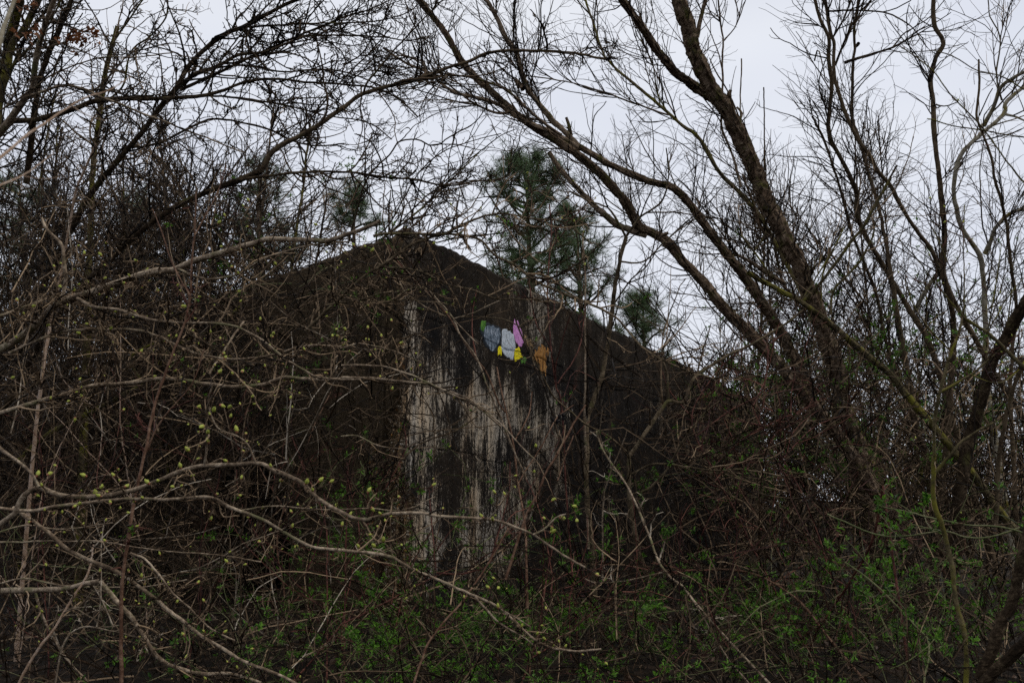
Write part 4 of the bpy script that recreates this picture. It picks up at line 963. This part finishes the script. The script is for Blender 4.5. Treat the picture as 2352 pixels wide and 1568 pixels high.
# ------------------------------------------------------------ brambles and undergrowth
def arcs(n, xr, yr, Yr, length, dia, wig=.10, nseg=9, up=-.02, el_=(.1, 1.2)):
    """n arching stems rooted low in a patch given by picture x, picture y and distance ranges"""
    x = R.uniform(*xr, n); y = R.uniform(*yr, n); Y = R.uniform(*Yr, n)
    P0 = np.array([at(a, b, c) for a, b, c in zip(x, y, Y)]); gz = ground_z(P0[:, 0], P0[:, 1]); P0[:, 2] = np.maximum(P0[:, 2], gz - .02)
    a = R.uniform(0, 2 * math.pi, n); e_ = R.uniform(*el_, n); D = np.stack([np.cos(a) * np.cos(e_), np.sin(a) * np.cos(e_) * .6, np.sin(e_)], 1)
    s = px_scale(P0); return grow(P0, D, R.uniform(*length, n) * s, R.uniform(*dia, n) * .5 * s, nseg, wig, up, .5)
def bramble(label, xr, yr, Yr, n, leaves, parts, grp='leafy brambles in front of the wall', leaf_px=13, tw='vine', dia=(1.6, 3.4)):
    P, Rr = arcs(n, xr, yr, Yr, (100, 330), dia, .14, 10, -.06, (.1, .95))
    P2 = spawn(P, Rr, 2, .1, (30, 70)); Pb, Rb = grow(P2[0], P2[1], R.uniform(30, 140, len(P2[0])) * px_scale(P2[0]), P2[4] * .6, 6, .2, .02)
    c = P[:, 0].mean(0); base = np.array([c[0], c[1], float(ground_z(c[0], c[1]))]); e = empty('bramble', base, label, 'bramble', grp)
    g = Geo()
    for A, B in ((P, Rr), (Pb, Rb)): V, F = tubes(A, B, 4); g.add(V, F)
    V, F = g.get(); o = mesh_from('stems', V, F, M[tw], e, base=base); o['kind'] = 'stuff'
    nodes = np.concatenate([P[:, 1:].reshape(-1, 3), Pb[:, 1:].reshape(-1, 3)]); leaves = int(leaves * 1.2); k = R.integers(0, len(nodes), leaves + parts); q = nodes[k] + R.normal(0, .01, (len(k), 3))
    px, py = to_px(q); vis = (px > 0) & (px < W) & (py > 0) & (py < H); d = np.linalg.norm(q - np.array([0, 0, EYE]), axis=1) + np.where(vis, 0, 99); order = np.argsort(d)
    a, b = order[:parts], order[parts:]
    place_parts('leaf_sprig', SPRIG_ME, q[a], px_scale(q[a]) * leaf_px * .68 * R.uniform(.6, 1.4, len(a)), e, base)
    scatter(SPRIG, q[b], px_scale(q[b]) * leaf_px * .68 * R.uniform(.6, 1.4, len(b)), M['leaf'], 'leaves', e, base)
    return e
bramble('leafy bramble clump filling the bottom middle below the pale corner', (780, 1060), (1490, 1680), (5.0, 7.4), 48, 341, 108, leaf_px=17)
bramble('leafy bramble clump at the bottom, right of the middle', (1040, 1400), (1440, 1660), (5.2, 7.4), 48, 286, 81, leaf_px=16)
bramble('bramble clump spreading under the dark shrub stems', (1380, 1760), (1390, 1640), (5.4, 8), 48, 264, 81, leaf_px=16)
bramble('bramble tangle at the lower right below the leaning trees', (1700, 2080), (1330, 1640), (5, 8), 48, 236, 81, leaf_px=17)
bramble('bramble tangle in the bottom right corner behind the sapling', (2020, 2380), (1300, 1640), (5, 8), 36, 143, 54, leaf_px=17)
bramble('sparse bramble climbing over the dark opening left of the corner', (620, 900), (1100, 1500), (6.2, 8), 32, 110, 54, leaf_px=14)
bramble('low leafy bramble along the bottom edge of the frame', (300, 2300), (1500, 1700), (4.0, 5.2), 60, 420, 80, leaf_px=15)
bramble('thin bramble with few leaves at the bottom left', (0, 640), (1300, 1640), (5, 7.5), 36, 30, 22, leaf_px=15)
bramble('clematis hanging on twigs at the foot of the stained wall', (960, 1320), (1180, 1360), (7, 8.3), 14, 60, 30, leaf_px=13)
bramble('clematis leaves scattered in the far tangle at the right', (1700, 2200), (840, 1180), (10, 14), 60, 900, 20, leaf_px=13)
bramble('faint green sprays hanging in the thicket left of the building', (420, 820), (560, 900), (7, 9), 20, 132, 27, leaf_px=12)

def _k(P, Rr): k = thin(P); return P[k], Rr[k]
def mass(name, label, cat, sets, mats_):
    P0 = None; root = None
    for (n, xr, yr, Yr, ln, dia, wig, kids), mt in zip(sets, mats_):
        P, Rr = _k(*arcs(n, xr, yr, Yr, ln, dia, wig, 8, 0.0, (-.2, 1.4))); g = Geo(); V, F = tubes(P, Rr, 3); g.add(V, F)
        if kids:
            q = spawn(P, Rr, kids, .1, (30, 75)); Pb, Rb = grow(q[0], q[1], R.uniform(20, 130, len(q[0])) * px_scale(q[0]), q[4] * .7, 5, .2, .03); V, F = tubes(Pb, Rb, 3); g.add(V, F)
        V, F = g.get()
        if root is None:
            root = mesh_from(name, V, F, M[mt]); root['kind'] = 'stuff'; root['label'] = label; root['category'] = cat
        else:
            o = mesh_from('twigs', V, F, M[mt], root); o['kind'] = 'stuff'
    return root
mass('thicket_twigs', 'dense dark tangle of bare twigs filling the left of the scene', 'twigs',
     [(2100, (-100, 640), (470, 1400), (7, 13), (90, 380), (2.0, 4.0), .13, 4), (190, (-60, 760), (560, 1560), (4.8, 7.5), (140, 520), (2.6, 4.6), .10, 3), (60, (0, 900), (800, 1560), (4.8, 7), (120, 420), (2.4, 4), .12, 2), (260, (350, 1000), (520, 1250), (5.2, 8), (120, 460), (2.2, 4.2), .13, 3)], ['twigdark', 'twig', 'straw', 'twigdark'])
mass('thicket_twigs', 'dense brown tangle of bare twigs below the leaning trees at the right', 'twigs',
     [(700, (1640, 2420), (880, 1330), (9.5, 16), (80, 320), (2.0, 4), .14, 4), (230, (1600, 2420), (900, 1560), (6, 10), (90, 320), (2.4, 4.4), .14, 3), (60, (1600, 2000), (850, 1250), (6.5, 9), (90, 280), (2.2, 3.6), .13, 2), (240, (1330, 1950), (840, 1300), (6.5, 9.5), (120, 460), (2.2, 4.2), .12, 3)], ['twig', 'twigdark', 'red', 'twigdark'])
mass('undergrowth', 'low tangle of dead and green stems along the foot of the wall', 'undergrowth',
     [(330, (900, 2400), (1300, 1640), (5, 8), (90, 340), (2.2, 4), .14, 3), (230, (-20, 2400), (1280, 1640), (4.4, 7), (100, 380), (2.2, 4.4), .12, 2), (90, (700, 2000), (1260, 1640), (5, 7), (110, 360), (2.6, 4.4), .10, 2), (420, (-60, 2420), (1480, 1720), (3.9, 5.2), (90, 300), (2.4, 5), .16, 3)], ['twigdark', 'twig', 'red', 'twigdark'])
# a far belt of woodland closing the horizon on both sides
def belt(label, xr, Y0, Y1, top, n):
    P, Rr = arcs(n, xr, (1240, 1250), (Y0, Y1), (60, top), (1.5, 4), .09, 8, .12, (1.0, 1.5)); gz = ground_z(P[:, 0, 0], P[:, 0, 1]); P[:, :, 2] -= (P[:, 0, 2] - gz)[:, None]
    q = spawn(P, Rr, 12, .05, (25, 65)); Pb, Rb = grow(q[0], q[1], R.uniform(20, 110, len(q[0])) * px_scale(q[0]), q[4] * .7, 5, .2, .05); g = Geo()
    for A, B in ((P, Rr), (Pb, Rb)): V, F = tubes(A, B, 3); g.add(V, F)
    V, F = g.get(); o = mesh_from('far_woods', V, F, M['twig']); o['kind'] = 'stuff'; o['label'] = label; o['category'] = 'woods'
belt('far bare woods closing the view beyond the right thicket', (1500, 2900), 22, 34, 320, 420)
belt('far bare woods closing the view beyond the left thicket', (-500, 760), 15, 26, 380, 520)
# last year's leaves clinging to a twig, top left
e = plant('oak_spray', 'spray of withered orange brown leaves hanging high at the left', 'spray', '''
4,3;6,6;60,300 110,200 140,120 170,60 190,30
3,2;6,6;120,180 170,130 220,90''', 'dark', 'twigdark', 'few', root=False)
scatter([leaf_mesh(1, 1.0, s, n=3, narrow=.7) for s in (3, 4)], np.concatenate([np.array([at(a + R.normal(0, 14), b + R.normal(0, 10), 6) for _ in range(9)]) for a, b in ((180, 88), (160, 92), (208, 84), (75, 72), (70, 15))]), 14 * 6 / FPX, M['deadleaf'], 'leaves', e[0], e[1], 1.5)
# fallen leaves on the ground
gp = np.stack([R.uniform(-9, 7, 5200), R.uniform(3.6, 12, 5200), np.zeros(5200)], 1); gp[:, 2] = ground_z(gp[:, 0], gp[:, 1]) + .012
scatter([leaf_mesh(1, 1.0, s, n=2, narrow=.6, cup=.1) for s in (8, 9)], gp, R.uniform(.03, .07, len(gp)), M['litter'], 'fallen_leaves', None, None, .6)
o = bpy.data.objects['fallen_leaves']; o['label'] = 'brown fallen leaves lying on the dark soil'; o['category'] = 'leaves'
